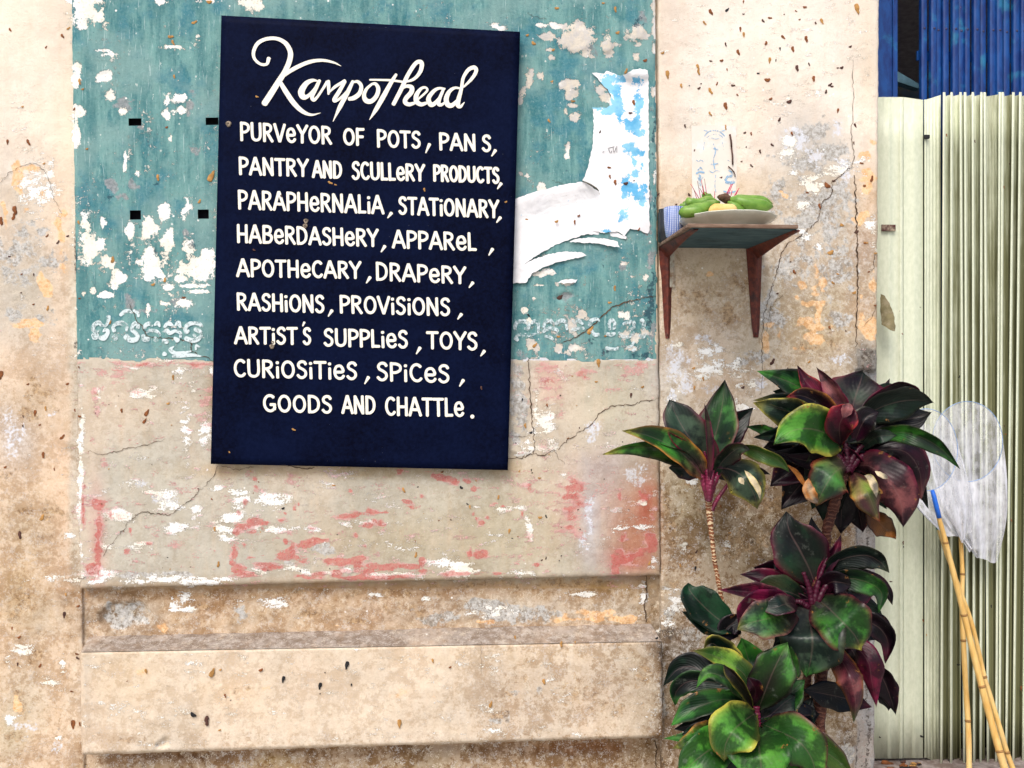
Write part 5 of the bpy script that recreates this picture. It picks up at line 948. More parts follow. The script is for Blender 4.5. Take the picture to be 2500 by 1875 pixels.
room = MB(); xa, xb_ = P(2100,0,-.3).x, P(3000,0,-.3).x; zt = P(0,-430,0).z
X0, X1 = xa-.4, xb_+1.2
room.box((X0,2.6,.28),(X1,2.7,zt)); room.box((X0-.1,.20,.28),(X0,2.7,zt)); room.box((X1,.20,.28),(X1+.1,2.7,zt)); room.box((X0-.1,.02,zt),(X1+.1,2.7,zt+.1))
o = room.build('interior_wall', M_DARK, None, False); o['kind'] = 'structure'
m = MB(); q = [P(2188,172,-.34),P(2246,206,-.34),P(2246,217,-.34),P(2188,198,-.34)]; q2 = [v+Vector((0,.03,0)) for v in q]; m.add(q+q2, [(0,3,2,1),(4,5,6,7),(0,1,5,4),(1,2,6,5),(2,3,7,6),(3,0,4,7)])
o = m.build('sloping_rail', simple('pale_blue_rail', (.16,.32,.42), .6, .3), None, False); tag(o, 'pale blue sloping rail seen in the gap between the blue post and gate bars', 'rail')
m = MB(); m.box((P(2100,0,-.40).x,.41,.33),(P(2300,0,-.4).x,.43,P(0,200,-.4).z)); m.box((P(2100,0,-.40).x,.41,P(0,185,-.4).z),(P(2300,0,-.4).x,.43,P(0,158,-.4).z)); 
o = m.build('inner_panel', simple('dull_blue_grey_panel', (.03,.055,.085), .7, .3, .3, 20, c2=(.09,.07,.03)), None, False); tag(o, 'dull blue grey panel deep in the gap between the blue post and the gate', 'panel')
# right-hand pier and lintel beyond the frame, door sill, pavement
m = MB(); m.box((P(2860,0,0).x,-.04,.0),(P(3600,0,0).x,.16,zt)); m.box((P(2140,0,0).x,-.035,P(0,-430,0).z),(P(2862,0,0).x,.16,P(0,-700,0).z)); m.build('pier', simple('plaster_far', (.62,.56,.47), .9, .1, .15, 8, c2=(.4,.33,.25)), wall, False)
M_GR = simple('pinkish_grey_concrete', (.30,.255,.235), .9, .2, .3, 40, .4, c2=(.16,.12,.10))
zsill = P(2300,1853,SD).z
m = MB(); m.box((P(2137,0,0).x,-.12,0),(P(2859,0,0).x,.19,zsill-.004)); o = m.build('door_sill', M_GR, None, False); o['kind'] = 'structure'; bevel(o, .008)
rs = random.Random(3)
for k in range(14):
    o = bpy.data.objects.new('rubble', SPB[k % 16]); s_ = rs.uniform(.004,.010); o.location = (P(rs.uniform(2150,2230),0,SD).x, -SD-.01-rs.uniform(.0,.05), zsill+.001); o.scale = (s_,s_,s_*.7); COL.objects.link(o)
    tag(o, 'crumb of mortar lying on the sill below the pale shutter', 'rubble', 'mortar crumbs on the door sill')
m = MB(); m.add([(-40,-60,0),(40,-60,0),(40,.2,0),(-40,.2,0)], [(0,1,2,3)])
o = m.build('pavement', simple('street_concrete', (.50,.48,.44), .9, .2, .2, 3, c2=(.25,.23,.2)), None, False); o['kind'] = 'structure'

# ------------------------------------------------------------ cordyline plants
def leafmat():
    t = NT('cordyline_leaf'); lc = t.attr('leafcol'); uv = t.n('UVMap').outputs[0]
    sx = t.n('SeparateXYZ'); t.put(sx.inputs[0], uv); u, v = sx.outputs[0], sx.outputs[1]
    au = t.math('ABSOLUTE', u)
    ph = t.math('SUBTRACT', t.math('MULTIPLY', v, 60), t.math('MULTIPLY', au, 34)); ve = t.math('SINE', ph)
    n = t.noise(24, 6, .68); n2 = t.noise(110, 5, .7, off=(2,7,3))
    a = t.mix(t.math('MULTIPLY', t.ramp(ve, -.2, 1), t.ramp(n, .3, .7, .02, .15)), lc.outputs['Color'], t.mix(1., lc.outputs['Color'], (.55,.5,.5), 'MULTIPLY'))
    n3 = t.noise(13, 5, .6, off=(3,8,5)); a = t.mix(t.ramp(n3, .42, .54, 0, .92), a, t.mix(1., a, (.20,.22,.30), 'MULTIPLY'))
    a = t.mix(t.ramp(n, .34, .66, 0, .5), a, t.mix(1., a, (.40,.42,.42), 'MULTIPLY')); a = t.mix(t.ramp(n, .60, .70, 0, .25), a, (.16,.18,.15))
    a = t.mix(t.ramp(au, .05, .012, 0, .6), a, t.mix(.3, a, (.20,.12,.11)))
    a = t.mix(t.ramp(n2, .66, .74, 0, .35), a, (.25,.22,.17)); a = t.mix(t.math('MULTIPLY', t.ramp(t.noise(32, 6, .7, off=(12,3,5)), .62, .66), t.ramp(au, .45, .85)), a, (.20,.09,.025))
    t.col(a); t.put(t.b.inputs['Roughness'], t.ramp(n, .3, .7, .28, .44)); t.b.inputs['Specular IOR Level'].default_value = .20
    h = t.math('ADD', t.math('MULTIPLY', ve, .16), t.math('MULTIPLY', n, 1.3)); t.bump(h, .45, .0015)
    t.b.inputs['Subsurface Weight'].default_value = 0
    return t.m
M_LEAF = leafmat()
t = None
C_ = dict(G=(.045,.20,.022), g=(.09,.27,.035), L=(.20,.34,.05), D=(.006,.034,.013), A=(.024,.050,.030), a=(.060,.095,.060), P=(.024,.0035,.012), M=(.16,.008,.042), m=(.12,.006,.027), K=(.0022,.0020,.0045), Y=(.55,.46,.07), O=(.48,.17,.03), R=(.40,.03,.03), I=(.26,.085,.085), V=(.035,.035,.014), W=(.75,.62,.40))
def leaf(parent, zm, pts, hw, dm, cols, roll=0., fold=.35, prof='o', wave=.09, tw=0., dcurve=None):
    """zm=(ox,oy,scale); pts midrib base..tip in zoom px; hw half width in zoom px; dm=(d base, d mid, d tip)
    cols = 'centre second base edge tip' letters"""
    ox, oy, s_ = zm; q = [(ox+x/s_, oy+y/s_) for x,y in pts]; NL, NA = 22, 10
    sp_ = spline(q, NL+1); tt = np.linspace(0,1,NL+1)
    dd = np.interp(tt, [0,.5,1], dm); dd = np.convolve(np.pad(dd, 2, 'edge'), [.1,.2,.4,.2,.1], 'valid')
    C = [P(sp_[i][0], sp_[i][1], dd[i]) for i in range(NL+1)]
    r_ = random.Random(int(q[-1][0]*7+q[-1][1])); ph = r_.random()*6
    cpos = Vector(camo.location); v = []; uvs = []; cl = []
    c0, c1, cb, ce, ct = [np.array(C_[k]) for k in cols]
    k = mpp(q[0][0], dm[1])*hw*1.20/s_
    for i in range(NL+1):
        t_ = tt[i]
        if prof == 'o': w_ = math.sin(math.pi*min(1, max(0, (t_-.02)/.98))**.9)**.75*(1 if t_ < .6 else (1-((t_-.6)/.4)**1.8*.52))
        elif prof == 'p': x_ = max(0, (t_-.22)/.78); w_ = .10+.92*math.sin(math.pi*x_**.85)**.8*(1 if x_ < .6 else 1-((x_-.6)/.4)**2.4*.3)
        elif prof == 'b': w_ = math.sin(math.pi*min(1, .12+.88*t_)**.75)**.7
        else: w_ = math.sin(math.pi*(.06+.94*t_))**.9
        if t_ >= .999: w_ = .0
        w_ = max(w_, .07 if t_ < .3 else .0)
        tg = (C[min(i+1,NL)]-C[max(i-1,0)]).normalized(); vd = (C[i]-cpos).normalized()
        sd_ = tg.cross(vd).normalized(); up = sd_.cross(tg).normalized()
        if up.dot(vd) > 0: up = -up      # towards the camera
        rl = R(roll+tw*t_)
        S1 = sd_*math.cos(rl)+up*math.sin(rl); U1 = up*math.cos(rl)-sd_*math.sin(rl)
        for j in range(NA+1):
            u = -1+2*j/NA; wv = wave*math.sin(9*t_+ph+(2 if u > 0 else 0))*abs(u)**2+.05*math.sin(13*t_+ph*2+4*u)*math.sin(3*u+ph)
            rag = 1+.05*math.sin(t_*23+ph*2)*abs(u)
            v.append(C[i]+S1*(u*w_*k*rag)+U1*(k*w_*(fold*abs(u)**1.3-.10*math.cos(u*3)*fold)+k*wv))
            uvs.append((u, t_))
            nz_ = .5+.5*math.sin(5*t_+ph+2.2*u)*math.cos(3*u-4*t_+ph*1.7)
            cc = c0*(1-nz_)+c1*nz_; bs = max(0, 1-t_/.50)**1.1; cc = cc*(1-bs*.85)+cb*bs*.85
            ed = max(0, (abs(u)-.70)/.30)**1.5; cc = cc*(1-ed*.9)+ce*ed*.9
            tp = max(0, (t_-.80)/.20)**1.3; cc = cc*(1-tp*.8)+ct*tp*.8
            cl.append((*cc,1))
    n = NA+1; f = [(i*n+j, i*n+j+1, (i+1)*n+j+1, (i+1)*n+j) for i in range(NL) for j in range(NA)]
    o = mk('leaf', v, f, M_LEAF, parent)
    a = o.data.color_attributes.new('leafcol', 'FLOAT_COLOR', 'POINT'); a.data.foreach_set('color', np.array(cl, np.float32).ravel())
    ul = o.data.uv_layers.new(name='UVMap'); lv = np.zeros(len(o.data.loops), np.int32); o.data.loops.foreach_get('vertex_index', lv)
    ul.data.foreach_set('uv', np.array(uvs, np.float32)[lv].ravel())
    md = o.modifiers.new('s', 'SOLIDIFY'); md.thickness = .0006; md.offset = 0
    return o
def filler(parent, cx, cy, rad, n, d, cols, seed, a0=0, a1=360, hw=.20):
    r_ = random.Random(seed)
    for i in range(n):
        a = R(a0+(a1-a0)*(i+.5*r_.random())/n); L_ = rad*r_.uniform(.62,.95); dr = r_.uniform(.10,.35)*L_
        pts = [(cx+L_*t_*math.cos(a), cy-L_*t_*math.sin(a)+dr*t_*t_) for t_ in (.08,.4,.75,1.0)]
        leaf(parent, (0,0,1), pts, L_*hw, (d, d-.03-.03*r_.random(), d-.05), r_.choice(cols), roll=r_.uniform(-25,25))
def stemmat(name, c1, c2, ringc, sc_=1):
    t = NT(name); sx = t.n('SeparateXYZ'); t.put(sx.inputs[0], t.pos()); n = t.noise(40, 4, .6)
    w_ = t.math('SINE', t.math('MULTIPLY_ADD', n, 22, t.math('MULTIPLY', sx.outputs[2], 620)))
    a = t.mix(t.ramp(n, .35, .65), c1, c2); a = t.mix(t.ramp(w_, .35, .8), a, ringc); t.col(a); t.rough(.6, .3); t.bump(w_, .5, .001); return t.m
M_ST1 = stemmat('ringed_pale_stem', (.16,.05,.02), (.24,.09,.035), (.55,.42,.26)); M_ST2 = stemmat('ringed_dark_stem', (.040,.010,.007), (.08,.022,.012), (.13,.05,.03))
t = NT('magenta_petiole'); t.col(t.mix(t.ramp(t.noise(50,5,.6,stretch=(1,1,.3)), .35, .65), (.07,.004,.018), (.17,.009,.045))); t.rough(.4, .4); M_PET = t.m
M_PETD = simple('dark_magenta_petiole', (.045,.003,.014), .4, .3, .3, 40)
ZA = (1450,850,3.0167); ZB = (1800,850,2.766); ZC = (1550,1350,3.16)
def stem(parent, zm, pts, rad, mat, d, name='stem'):
    ox, oy, s_ = zm; dl = d if hasattr(d, '__len__') else [d]*len(pts)
    q = spline([(ox+x/s_, oy+y/s_, dl[i]) for i,(x,y) in enumerate(pts)], max(8, len(pts)*12)); n = len(q)
    rr = np.interp(np.linspace(0,1,n), np.linspace(0,1,len(rad)), rad)
    ringy = [1+.10*math.sin(i*1.9)+.08*math.sin(i*.73+1) for i in range(n)]
    m = MB(); m.tube([P(*p) for p in q], [r_/s_*mpp(1800, dl[0])*ringy[i] for i,r_ in enumerate(rr)], 10); return m.build(name, mat, parent)
# --- plant 1: slim ringed stem on the left
p1 = empty('cordyline_plant', 'slim cordyline on a pale ringed stem, leftmost, leaves reaching over the red stained panel', 'plant', (P(1800,2300,.22).x,-.30,.33))
d1 = .24
stem(p1, ZA, [(842,1090),(848,1180),(858,1290),(872,1420),(888,1560),(905,1659),(950,1900),(985,2120),(1010,2500),(1010,3500)], [22,24,22,17,17,17,17,19,20,22], M_ST1, [d1,d1,d1,d1,d1,d1,.25,.26,.28,.30])
stem(p1, ZA, [(838,1120),(800,960),(745,890),(700,850)], [18,26,20,6], M_PET, d1+.004, 'petiole'); stem(p1, ZA, [(842,1110),(845,980),(832,880),(815,760)], [20,26,18,8], M_PET, d1+.014, 'petiole')
stem(p1, ZA, [(850,1120),(885,990),(930,900),(960,860)], [20,26,20,6], M_PET, d1+.008, 'petiole'); stem(p1, ZA, [(868,1195),(905,1120),(960,1040),(998,985)], [18,16,14,12], M_PET, d1+.002, 'petiole'); stem(p1, ZA, [(845,1130),(860,1000),(880,900)], [18,24,10], M_PET, d1+.018, 'petiole')
L = lambda *a, **k: leaf(p1, ZA, *a, **k)
L([(840,960),(800,800),(690,640),(600,480),(555,378)], 125, (d1,.26,.22), 'AaPmA', fold=.30, roll=14)
L([(848,960),(850,800),(900,620),(945,420),(965,234)], 128, (d1,.22,.20), 'GAPmP', fold=.28, roll=-10)
L([(850,960),(920,760),(1010,620),(1090,520),(1172,440)], 78, (d1,.18,.17), 'AKPmK', fold=.3)
L([(830,990),(700,830),(560,770),(400,730),(230,740),(65,782)], 60, (d1,.29,.30), 'GVPVY', fold=.5, roll=-28)
L([(830,970),(740,860),(600,740),(420,650),(210,608)], 92, (d1,.30,.33), 'GAMOY', fold=.42, roll=24)
L([(760,790),(690,740),(610,680),(530,605)], 34, (.26,.29,.31), 'mMmRm', fold=.4)
L([(845,970),(842,800),(830,600),(815,408)], 30, (d1+.02,.28,.27), 'PVMMP', fold=.8, roll=40, prof='n')
L([(870,950),(960,820),(1060,740),(1150,745)], 62, (d1,.30,.33), 'VADmV', fold=.4, roll=18)
L([(880,930),(950,800),(1000,720),(1065,690)], 48, (d1,.2,.2), 'KKKmK', fold=.4)
L([(1000,720),(1130,740),(1260,780),(1380,840),(1440,915)], 52, (.26,.34,.36), 'gLAYG', fold=.5, roll=30)
L([(905,880),(1010,895),(1110,960),(1180,1080),(1205,1182)], 122, (d1,.36,.34), 'AaPYY', fold=-.35, roll=-8, prof='o')
L([(1110,900),(1160,960),(1210,1040),(1225,1120)], 20, (.372,.378,.37), 'WWWYW', fold=.2)
L([(1065,955),(1085,975),(1105,1005)], 16, (.374,.376,.372), 'WWWWW', fold=.2)
L([(900,880),(1060,870),(1210,900),(1300,930)], 26, (.26,.30,.31), 'KPPmK', fold=.4)
filler(p1, 1728, 1160, 110, 7, d1-.01, ['KDPmK','DKKmD','PKPmP'], 35, 10, 170)
# --- plant 2: the big purple head on the right
p2 = empty('cordyline_plant', 'cordyline with the large dark purple head topmost of all, before the pillar edge', 'plant', (P(1995,2300,.3).x,-.40,.33))
d2 = .30
stem(p2, ZB, [(715,560),(735,700),(735,800),(700,900),(650,1080),(600,1250),(600,1400),(590,1900),(560,2400),(540,3200)], [26,40,44,40,34,34,36,38,40,44], M_ST2, [d2,d2,d2,d2,d2,d2,.29,.30,.33,.38])
for a in [[(745,830),(735,700),(725,560),(715,420)],[(745,820),(790,720),(860,640),(930,600)],[(745,830),(690,740),(620,650)],[(750,830),(830,740),(930,690)],[(745,820),(700,760),(640,720)]]: stem(p2, ZB, a, [30,22,14,8][:len(a)], M_PETD, d2+.02, 'petiole')
L = lambda *a, **k: leaf(p2, ZB, *a, **k)
L([(680,560),(560,380),(430,270),(290,205),(132,155)], 80, (d2,.24,.22), 'DGKPG', roll=16)
L([(600,480),(480,370),(360,310),(240,290)], 60, (d2,.20,.20), 'DAKKD')
L([(680,540),(640,440),(540,310),(460,220),(404,118)], 58, (d2,.27,.25), 'PmMRP', roll=20)
L([(740,560),(720,400),(660,300),(600,210),(533,128)], 46, (d2,.30,.27), 'IPMMm', roll=-20, fold=.5)
L([(760,560),(770,430),(800,320),(830,230),(850,158)], 150, (d2,.25,.20), 'PAMMA', roll=0, fold=.22, prof='o')
L([(800,520),(880,420),(980,300),(1030,205)], 34, (d2,.20,.19), 'PKKRP')
L([(790,560),(880,400),(990,290),(1118,270)], 50, (d2,.24,.21), 'DAKKD', roll=10)
L([(780,560),(900,400),(1060,300),(1180,290),(1252,325)], 62, (d2,.28,.30), 'PKKmK', roll=20)
L([(770,600),(900,440),(1060,370),(1210,350),(1326,368)], 98, (d2,.33,.34), 'DAKVA', roll=26, fold=.3)
L([(790,640),(900,560),(1050,500),(1190,470),(1312,432)], 104, (d2,.31,.32), 'KKKKV', roll=-16, fold=.25)
L([(720,620),(560,460),(420,400),(270,360),(105,352)], 66, (d2,.32,.33), 'KDKVY', roll=24, fold=.4)
L([(690,620),(560,520),(400,450),(240,400),(108,370)], 96, (d2,.33,.34), 'aDKYY', roll=-14, fold=.32)
L([(700,600),(620,440),(540,370),(430,320),(330,330)], 62, (d2,.34,.36), 'PKmOR', roll=12)
L([(745,630),(640,590),(500,545),(370,560),(246,652)], 132, (d2,.38,.40), 'gGAYG', roll=6, fold=.26, prof='o')
L([(700,660),(690,520),(740,430),(775,375)], 80, (d2+.04,.40,.41), 'PmPRP', roll=0, fold=.35, prof='o')
L([(716,470),(735,430),(748,395),(755,370)], 30, (.415,.418,.414), 'IIPIa', fold=.3, prof='o')
L([(790,640),(830,540),(880,460),(960,430)], 70, (d2+.02,.35,.35), 'KPPVK', roll=-10)
L([(640,590),(600,500),(590,440),(600,400)], 40, (d2+.03,.34,.34), 'KVPPY', roll=10)
L([(800,720),(950,590),(1120,570),(1280,620),(1400,700),(1505,818)], 54, (d2,.42,.46), 'DGKVG', roll=16, fold=.5)
L([(820,700),(920,610),(1000,590),(1080,590)], 40, (d2,.40,.40), 'aAKKK', roll=10)
L([(780,760),(950,690),(1130,700),(1230,830),(1242,1030)], 100, (d2,.36,.34), 'PKKmI', roll=-12, fold=-.3)
L([(800,760),(1000,750),(1160,850),(1240,960),(1290,1085)], 44, (d2,.31,.30), 'KKKKD', roll=0)
L([(790,800),(900,800),(1040,920),(1110,1060),(1120,1210)], 126, (d2,.42,.40), 'IPKmP', roll=8, fold=-.3, prof='o')
L([(930,830),(960,850),(1000,870),(1020,880)], 14, (.424,.428,.428), 'WWWWW', fold=.1)
L([(760,820),(830,900),(880,980),(920,1080),(960,1172)], 84, (d2,.44,.42), 'ILMOR', roll=-20, fold=-.35)
L([(860,860),(900,880),(930,950),(940,1010)], 22, (.452,.455,.45), 'WWWYW', fold=.1)
L([(770,800),(700,810),(640,860),(580,960),(530,1068)], 120, (d2,.42,.40), 'aGIRO', roll=0, fold=-.32, prof='o')
L([(480,880),(480,950),(510,1010),(560,1050)], 34, (.405,.41,.40), 'OWOOO', fold=.2)
L([(870,1080),(940,1160),(1000,1220),(1062,1285)], 62, (.32,.33,.30), 'OOPPO', roll=0, wave=.25)
L([(740,700),(600,680),(420,720),(250,700)], 70, (d2,.27,.26), 'KKKKK')
L([(740,720),(620,740),(480,760),(300,720)], 60, (d2,.29,.28), 'KPKKK')
L([(660,660),(480,600),(300,590),(110,602)], 66, (d2,.24,.23), 'DKKKD')
L([(330,610),(230,570),(150,545),(62,530)], 30, (.24,.22,.22), 'GDDVG')
L([(740,720),(860,640),(960,620),(1060,640)], 60, (d2,.27,.27), 'KKKKK')
L([(340,790),(400,840),(440,900),(480,960)], 14, (.30,.33,.34), 'OOOOO', fold=.3, prof='n')
filler(p2, 2062, 1085, 215, 22, d2-.02, ['KPKKK','DKKKD','PKKmP','KKKKK'], 5)
filler(p2, 2062, 1085, 130, 12, d2+.03, ['KPKKK','DKKVD','PKPmP'], 8, hw=.24)
# --- plant 3: the dark middle head
p3 = empty('cordyline_plant', 'middle cordyline with a blackish upright leaf and drooping pink streaked leaves', 'plant', (P(2000,2300,.36).x,-.46,.33))
d3 = .36
stem(p3, ZC, [(1460,60),(1420,200),(1370,420),(1360,640),(1330,950),(1310,1200),(1290,2300)], [24,34,40,40,34,34,40], M_ST2, [d3,d3,d3,d3-.03,.32,.33,.42])
stem(p3, ZC, [(1490,640),(1430,850),(1405,1000),(1390,1300),(1380,2200)], [18,22,22,24,26], M_ST2, .30)
for a in [[(1370,450),(1400,280),(1450,120),(1500,0)],[(1370,450),(1350,300),(1300,150)],[(1380,440),(1470,260),(1560,200)],[(1370,450),(1280,380),(1200,380)]]: stem(p3, ZC, a, [26,22,14,8][:len(a)], M_PETD, d3+.02, 'petiole')
L = lambda *a, **k: leaf(p3, ZB, *a, **k)
L([(540,1640),(490,1500),(420,1360),(350,1230),(330,1102)], 148, (d3,.36,.33), 'KDPmK', fold=.2, roll=0)
L([(560,1620),(540,1450),(520,1300),(500,1140)], 72, (d3,.31,.29), 'KKKKK', fold=.2)
L([(540,1640),(590,1500),(660,1380),(702,1256)], 36, (d3,.38,.38), 'PmPmP', fold=.5)
L([(550,1590),(680,1440),(850,1400),(960,1440),(1026,1518)], 68, (d3,.42,.44), 'KAKVV', roll=22, fold=.35)
L = lambda *a, **k: leaf(p3, ZC, *a, **k)
L([(1400,330),(1560,210),(1740,210),(1900,300),(1880,462)], 78, (d3,.42,.44), 'GAKPG', roll=18, fold=.4)
L([(1400,320),(1600,180),(1800,200),(1940,290),(1985,400)], 52, (d3,.39,.40), 'KPKPK', roll=-10)
L([(1420,320),(1500,230),(1600,230),(1680,250)], 70, (d3,.41,.41), 'KPmPK', roll=10)
L([(1400,350),(1500,430),(1610,540),(1700,640),(1748,748)], 172, (d3,.50,.48), 'GAPmY', roll=-10, fold=.22, prof='o')
L([(1340,360),(1350,520),(1370,660),(1360,800),(1330,948)], 205, (d3,.47,.44), 'AaPVG', roll=5, fold=.24, prof='o')
L([(1280,420),(1150,470),(1010,510),(890,540),(790,592)], 122, (d3,.50,.50), 'aGmIY', roll=0, fold=.24, prof='o')
L([(1270,400),(1180,390),(1080,420),(960,440)], 70, (d3,.49,.48), 'AaMMI', roll=20, fold=.2, prof='o')
L([(1240,400),(1080,380),(940,420),(850,480),(800,560)], 100, (d3,.43,.43), 'mMmMM', roll=-10, fold=.3)
L([(1240,390),(1050,330),(880,300),(650,285)], 62, (d3,.41,.42), 'mPMIM', roll=15, fold=.4)
L([(1300,340),(1150,270),(1000,190),(810,165)], 72, (d3,.33,.31), 'PmKmP', roll=12)
L([(1320,360),(1180,300),(1040,280),(880,295)], 90, (d3,.38,.37), 'VDKVD', roll=14, prof='o')
L([(820,600),(660,520),(520,400),(430,300),(410,230)], 112, (.30,.27,.25), 'DDDDD', roll=10, fold=.2, prof='o')
L([(820,620),(680,570),(520,520),(360,450)], 74, (.29,.25,.23), 'DKKDD', roll=-10, fold=.2, prof='o')
L([(800,640),(700,600),(780,520),(820,470)], 60, (.3,.3,.3), 'KKKPK')
L([(1560,640),(1720,540),(1860,560),(1950,680),(1932,852)], 74, (d3,.40,.40), 'PKKPm', roll=10, fold=.35)
L([(1600,600),(1800,520),(1920,560),(1975,700)], 50, (d3,.36,.36), 'KPKKK')
L([(1560,640),(1700,720),(1800,840),(1830,1000),(1862,1186)], 82, (d3,.43,.42), 'mPKMM', roll=10, fold=-.4)
L([(1480,600),(1580,800),(1660,960),(1700,1120),(1690,1312)], 84, (d3,.48,.46), 'ImKOG', roll=-10, fold=-.5)
L([(1800,820),(1900,950),(1960,1080),(2012,1245)], 72, (.36,.37,.37), 'KPKPK', roll=10, wave=.22)
L([(1850,900),(1920,1040),(1950,1130),(1955,1215)], 60, (.35,.355,.35), 'KKKPK', roll=0, wave=.25)
L([(1300,1060),(1480,1090),(1650,1130),(1830,1190)], 88, (.38,.34,.33), 'KKKKm', roll=0, fold=.15)
L([(1560,740),(1700,760),(1760,860),(1740,960)], 80, (.34,.36,.36), 'KKKKP')
L([(1500,650),(1640,720),(1700,800),(1740,1000)], 90, (.36,.40,.38), 'KPKPK', fold=-.3)
filler(p3, 1985, 1462, 190, 20, d3-.03, ['KPKKK','DKKKD','PKKmP','KKKKK'], 15, -150, 190)
filler(p3, 1985, 1462, 115, 10, d3+.02, ['KPKKK','mKPmP','PKPmP'], 18, hw=.24)
# --- plant 4: the bright green front head
p4 = empty('cordyline_plant', 'lowest cordyline with broad bright green leaves at the bottom of the picture', 'plant', (P(1850,2300,.5).x,-.56,.33))
d4 = .48
stem(p4, ZC, [(935,1180),(935,1290),(930,1400),(925,1700),(930,2300)], [26,34,36,38,42], M_PET, [d4,d4,d4,.50,.54])
L = lambda *a, **k: leaf(p4, ZC, *a, **k)
L([(900,1150),(860,960),(740,860),(600,790),(450,754)], 78, (d4,.45,.46), 'LGKYY', roll=20, fold=.4)
L([(860,960),(760,850),(680,770),(600,700),(530,745)], 92, (d4-.04,.42,.42), 'DKDYY', roll=-8, fold=.25, prof='o')
L([(940,1050),(900,900),(860,770),(818,655)], 110, (d4-.04,.40,.40), 'GDDGG', roll=0, fold=.25, prof='o')
L([(1000,1120),(1100,960),(1180,840),(1195,700)], 108, (d4,.44,.44), 'gGDVg', roll=-14, fold=.25, prof='o')
L([(950,1215),(1000,1080),(1060,930),(1120,800),(1178,688)], 136, (d4,.51,.50), 'GVPPg', roll=12, fold=.24)
L([(915,1190),(800,1050),(690,960),(560,930),(472,1045)], 62, (d4,.54,.54), 'gAPVG', roll=22, fold=.4)
L([(912,1195),(860,1080),(780,960),(720,900),(686,858)], 42, (d4+.02,.56,.55), 'VPPYP', roll=-30, fold=.6)
L([(915,1180),(930,1060),(900,1000),(870,960)], 50, (d4,.52,.52), 'PmPPP', roll=0)
L([(780,1000),(600,960),(450,880),(330,900),(218,1025)], 84, (d4,.42,.40), 'KDKKD', roll=10, fold=.3)
L([(800,1040),(620,1000),(420,990),(320,1070),(310,1178)], 66, (d4,.45,.44), 'DKKGG', roll=-10, fold=.3)
L([(890,1170),(700,1130),(500,1180),(380,1250),(278,1332)], 78, (d4,.49,.49), 'DGKVG', roll=16, fold=.35)
L([(880,1200),(700,1200),(560,1260),(420,1330),(300,1360)], 60, (d4,.47,.46), 'KDKDK', roll=-8, fold=.35)
L([(930,1235),(850,1290),(760,1370),(700,1480),(690,1608)], 152, (d4,.60,.60), 'gGPYY', roll=0, fold=.24, prof='o')
L([(930,1345),(950,1440),(965,1560),(975,1680),(980,1830)], 192, (d4,.62,.64), 'gGAGG', roll=4, fold=.22, prof='o')
L([(980,1320),(1120,1380),(1270,1460),(1370,1600),(1410,1800)], 150, (d4,.58,.60), 'gGDmG', roll=-6, fold=.25, prof='o')
L([(1050,1340),(1250,1400),(1420,1500),(1560,1600),(1690,1720)], 100, (d4,.53,.54), 'LgGIL', roll=14, fold=.3)
L([(860,1340),(700,1370),(560,1430),(430,1470),(288,1510)], 96, (d4,.54,.56), 'GDKOY', roll=20, fold=.3)
L([(860,1370),(720,1440),(560,1530),(430,1640),(330,1800)], 130, (d4,.58,.60), 'gGDGG', roll=-6, fold=.25, prof='o')
L([(800,1320),(620,1370),(430,1420),(222,1432)], 46, (d4,.50,.49), 'GDKGG', roll=10)
L([(960,1290),(1080,1180),(1200,1080),(1312,975)], 110, (d4,.44,.43), 'DGKVD', roll=-8, fold=.25)
L([(960,1300),(1060,1240),(1160,1150),(1240,1100)], 100, (d4,.47,.46), 'DKPKD', roll=8, fold=.25)
L([(990,1350),(1120,1340),(1200,1310),(1262,1258)], 48, (d4,.51,.50), 'GDKVY', roll=10)
L([(1240,1420),(1280,1300),(1320,1220),(1370,1110)], 70, (.42,.38,.36), 'KDKKK', roll=0)
L([(840,1330),(700,1300),(560,1360),(440,1380),(360,1400)], 56, (d4,.52,.51), 'KDKKK', roll=0)
L([(860,1400),(840,1560),(820,1700),(810,1900)], 120, (d4,.52,.52), 'KDKKD', roll=0)
L([(700,1000),(600,950),(520,870),(480,840)], 70, (d4-.05,.40,.38), 'PKKKP', roll=0)
L([(900,1040),(760,980),(640,930),(560,900)], 60, (d4-.03,.42,.41), 'KDKKK', roll=0)
L([(900,1060),(1000,960),(1100,880),(1180,900)], 110, (d4-.06,.40,.40), 'KDKKK', roll=0)
filler(p4, 1845, 1770, 175, 20, d4-.05, ['KDKKD','DKKKD','GDKKG','KKKKK'], 25)
# pots on the pavement below
for i,(x,y,lab,mats) in enumerate([((p1.location.x+p2.location.x)/2, -.40, 'brown clay pot below the tall cordylines at the wall foot', (.22,.10,.06)),(p4.location.x-.02, -.70, 'brown clay pot below the bright green cordyline nearest the street', (.24,.12,.07))]):
    t_ = empty('plant_pot', lab, 'pot', (x,y,0)); m = MB(); m.lathe((x,y,0), [(.0001,.0),(.10,.0),(.15,.30),(.165,.30),(.165,.335),(.150,.335),(.145,.30),(.0001,.29)], 32); m.build('pot_body', simple('clay_pot', mats, .9, .2, .2, 20, .3) if i == 0 else bpy.data.materials['clay_pot'], t_)
    m = MB(); m.lathe((x,y,0), [(.0001,.318),(.08,.314),(.1465,.31)], 24); m.build('soil', simple('potting_soil', (.03,.02,.014), .95, .1, .5, 80, .8), t_)

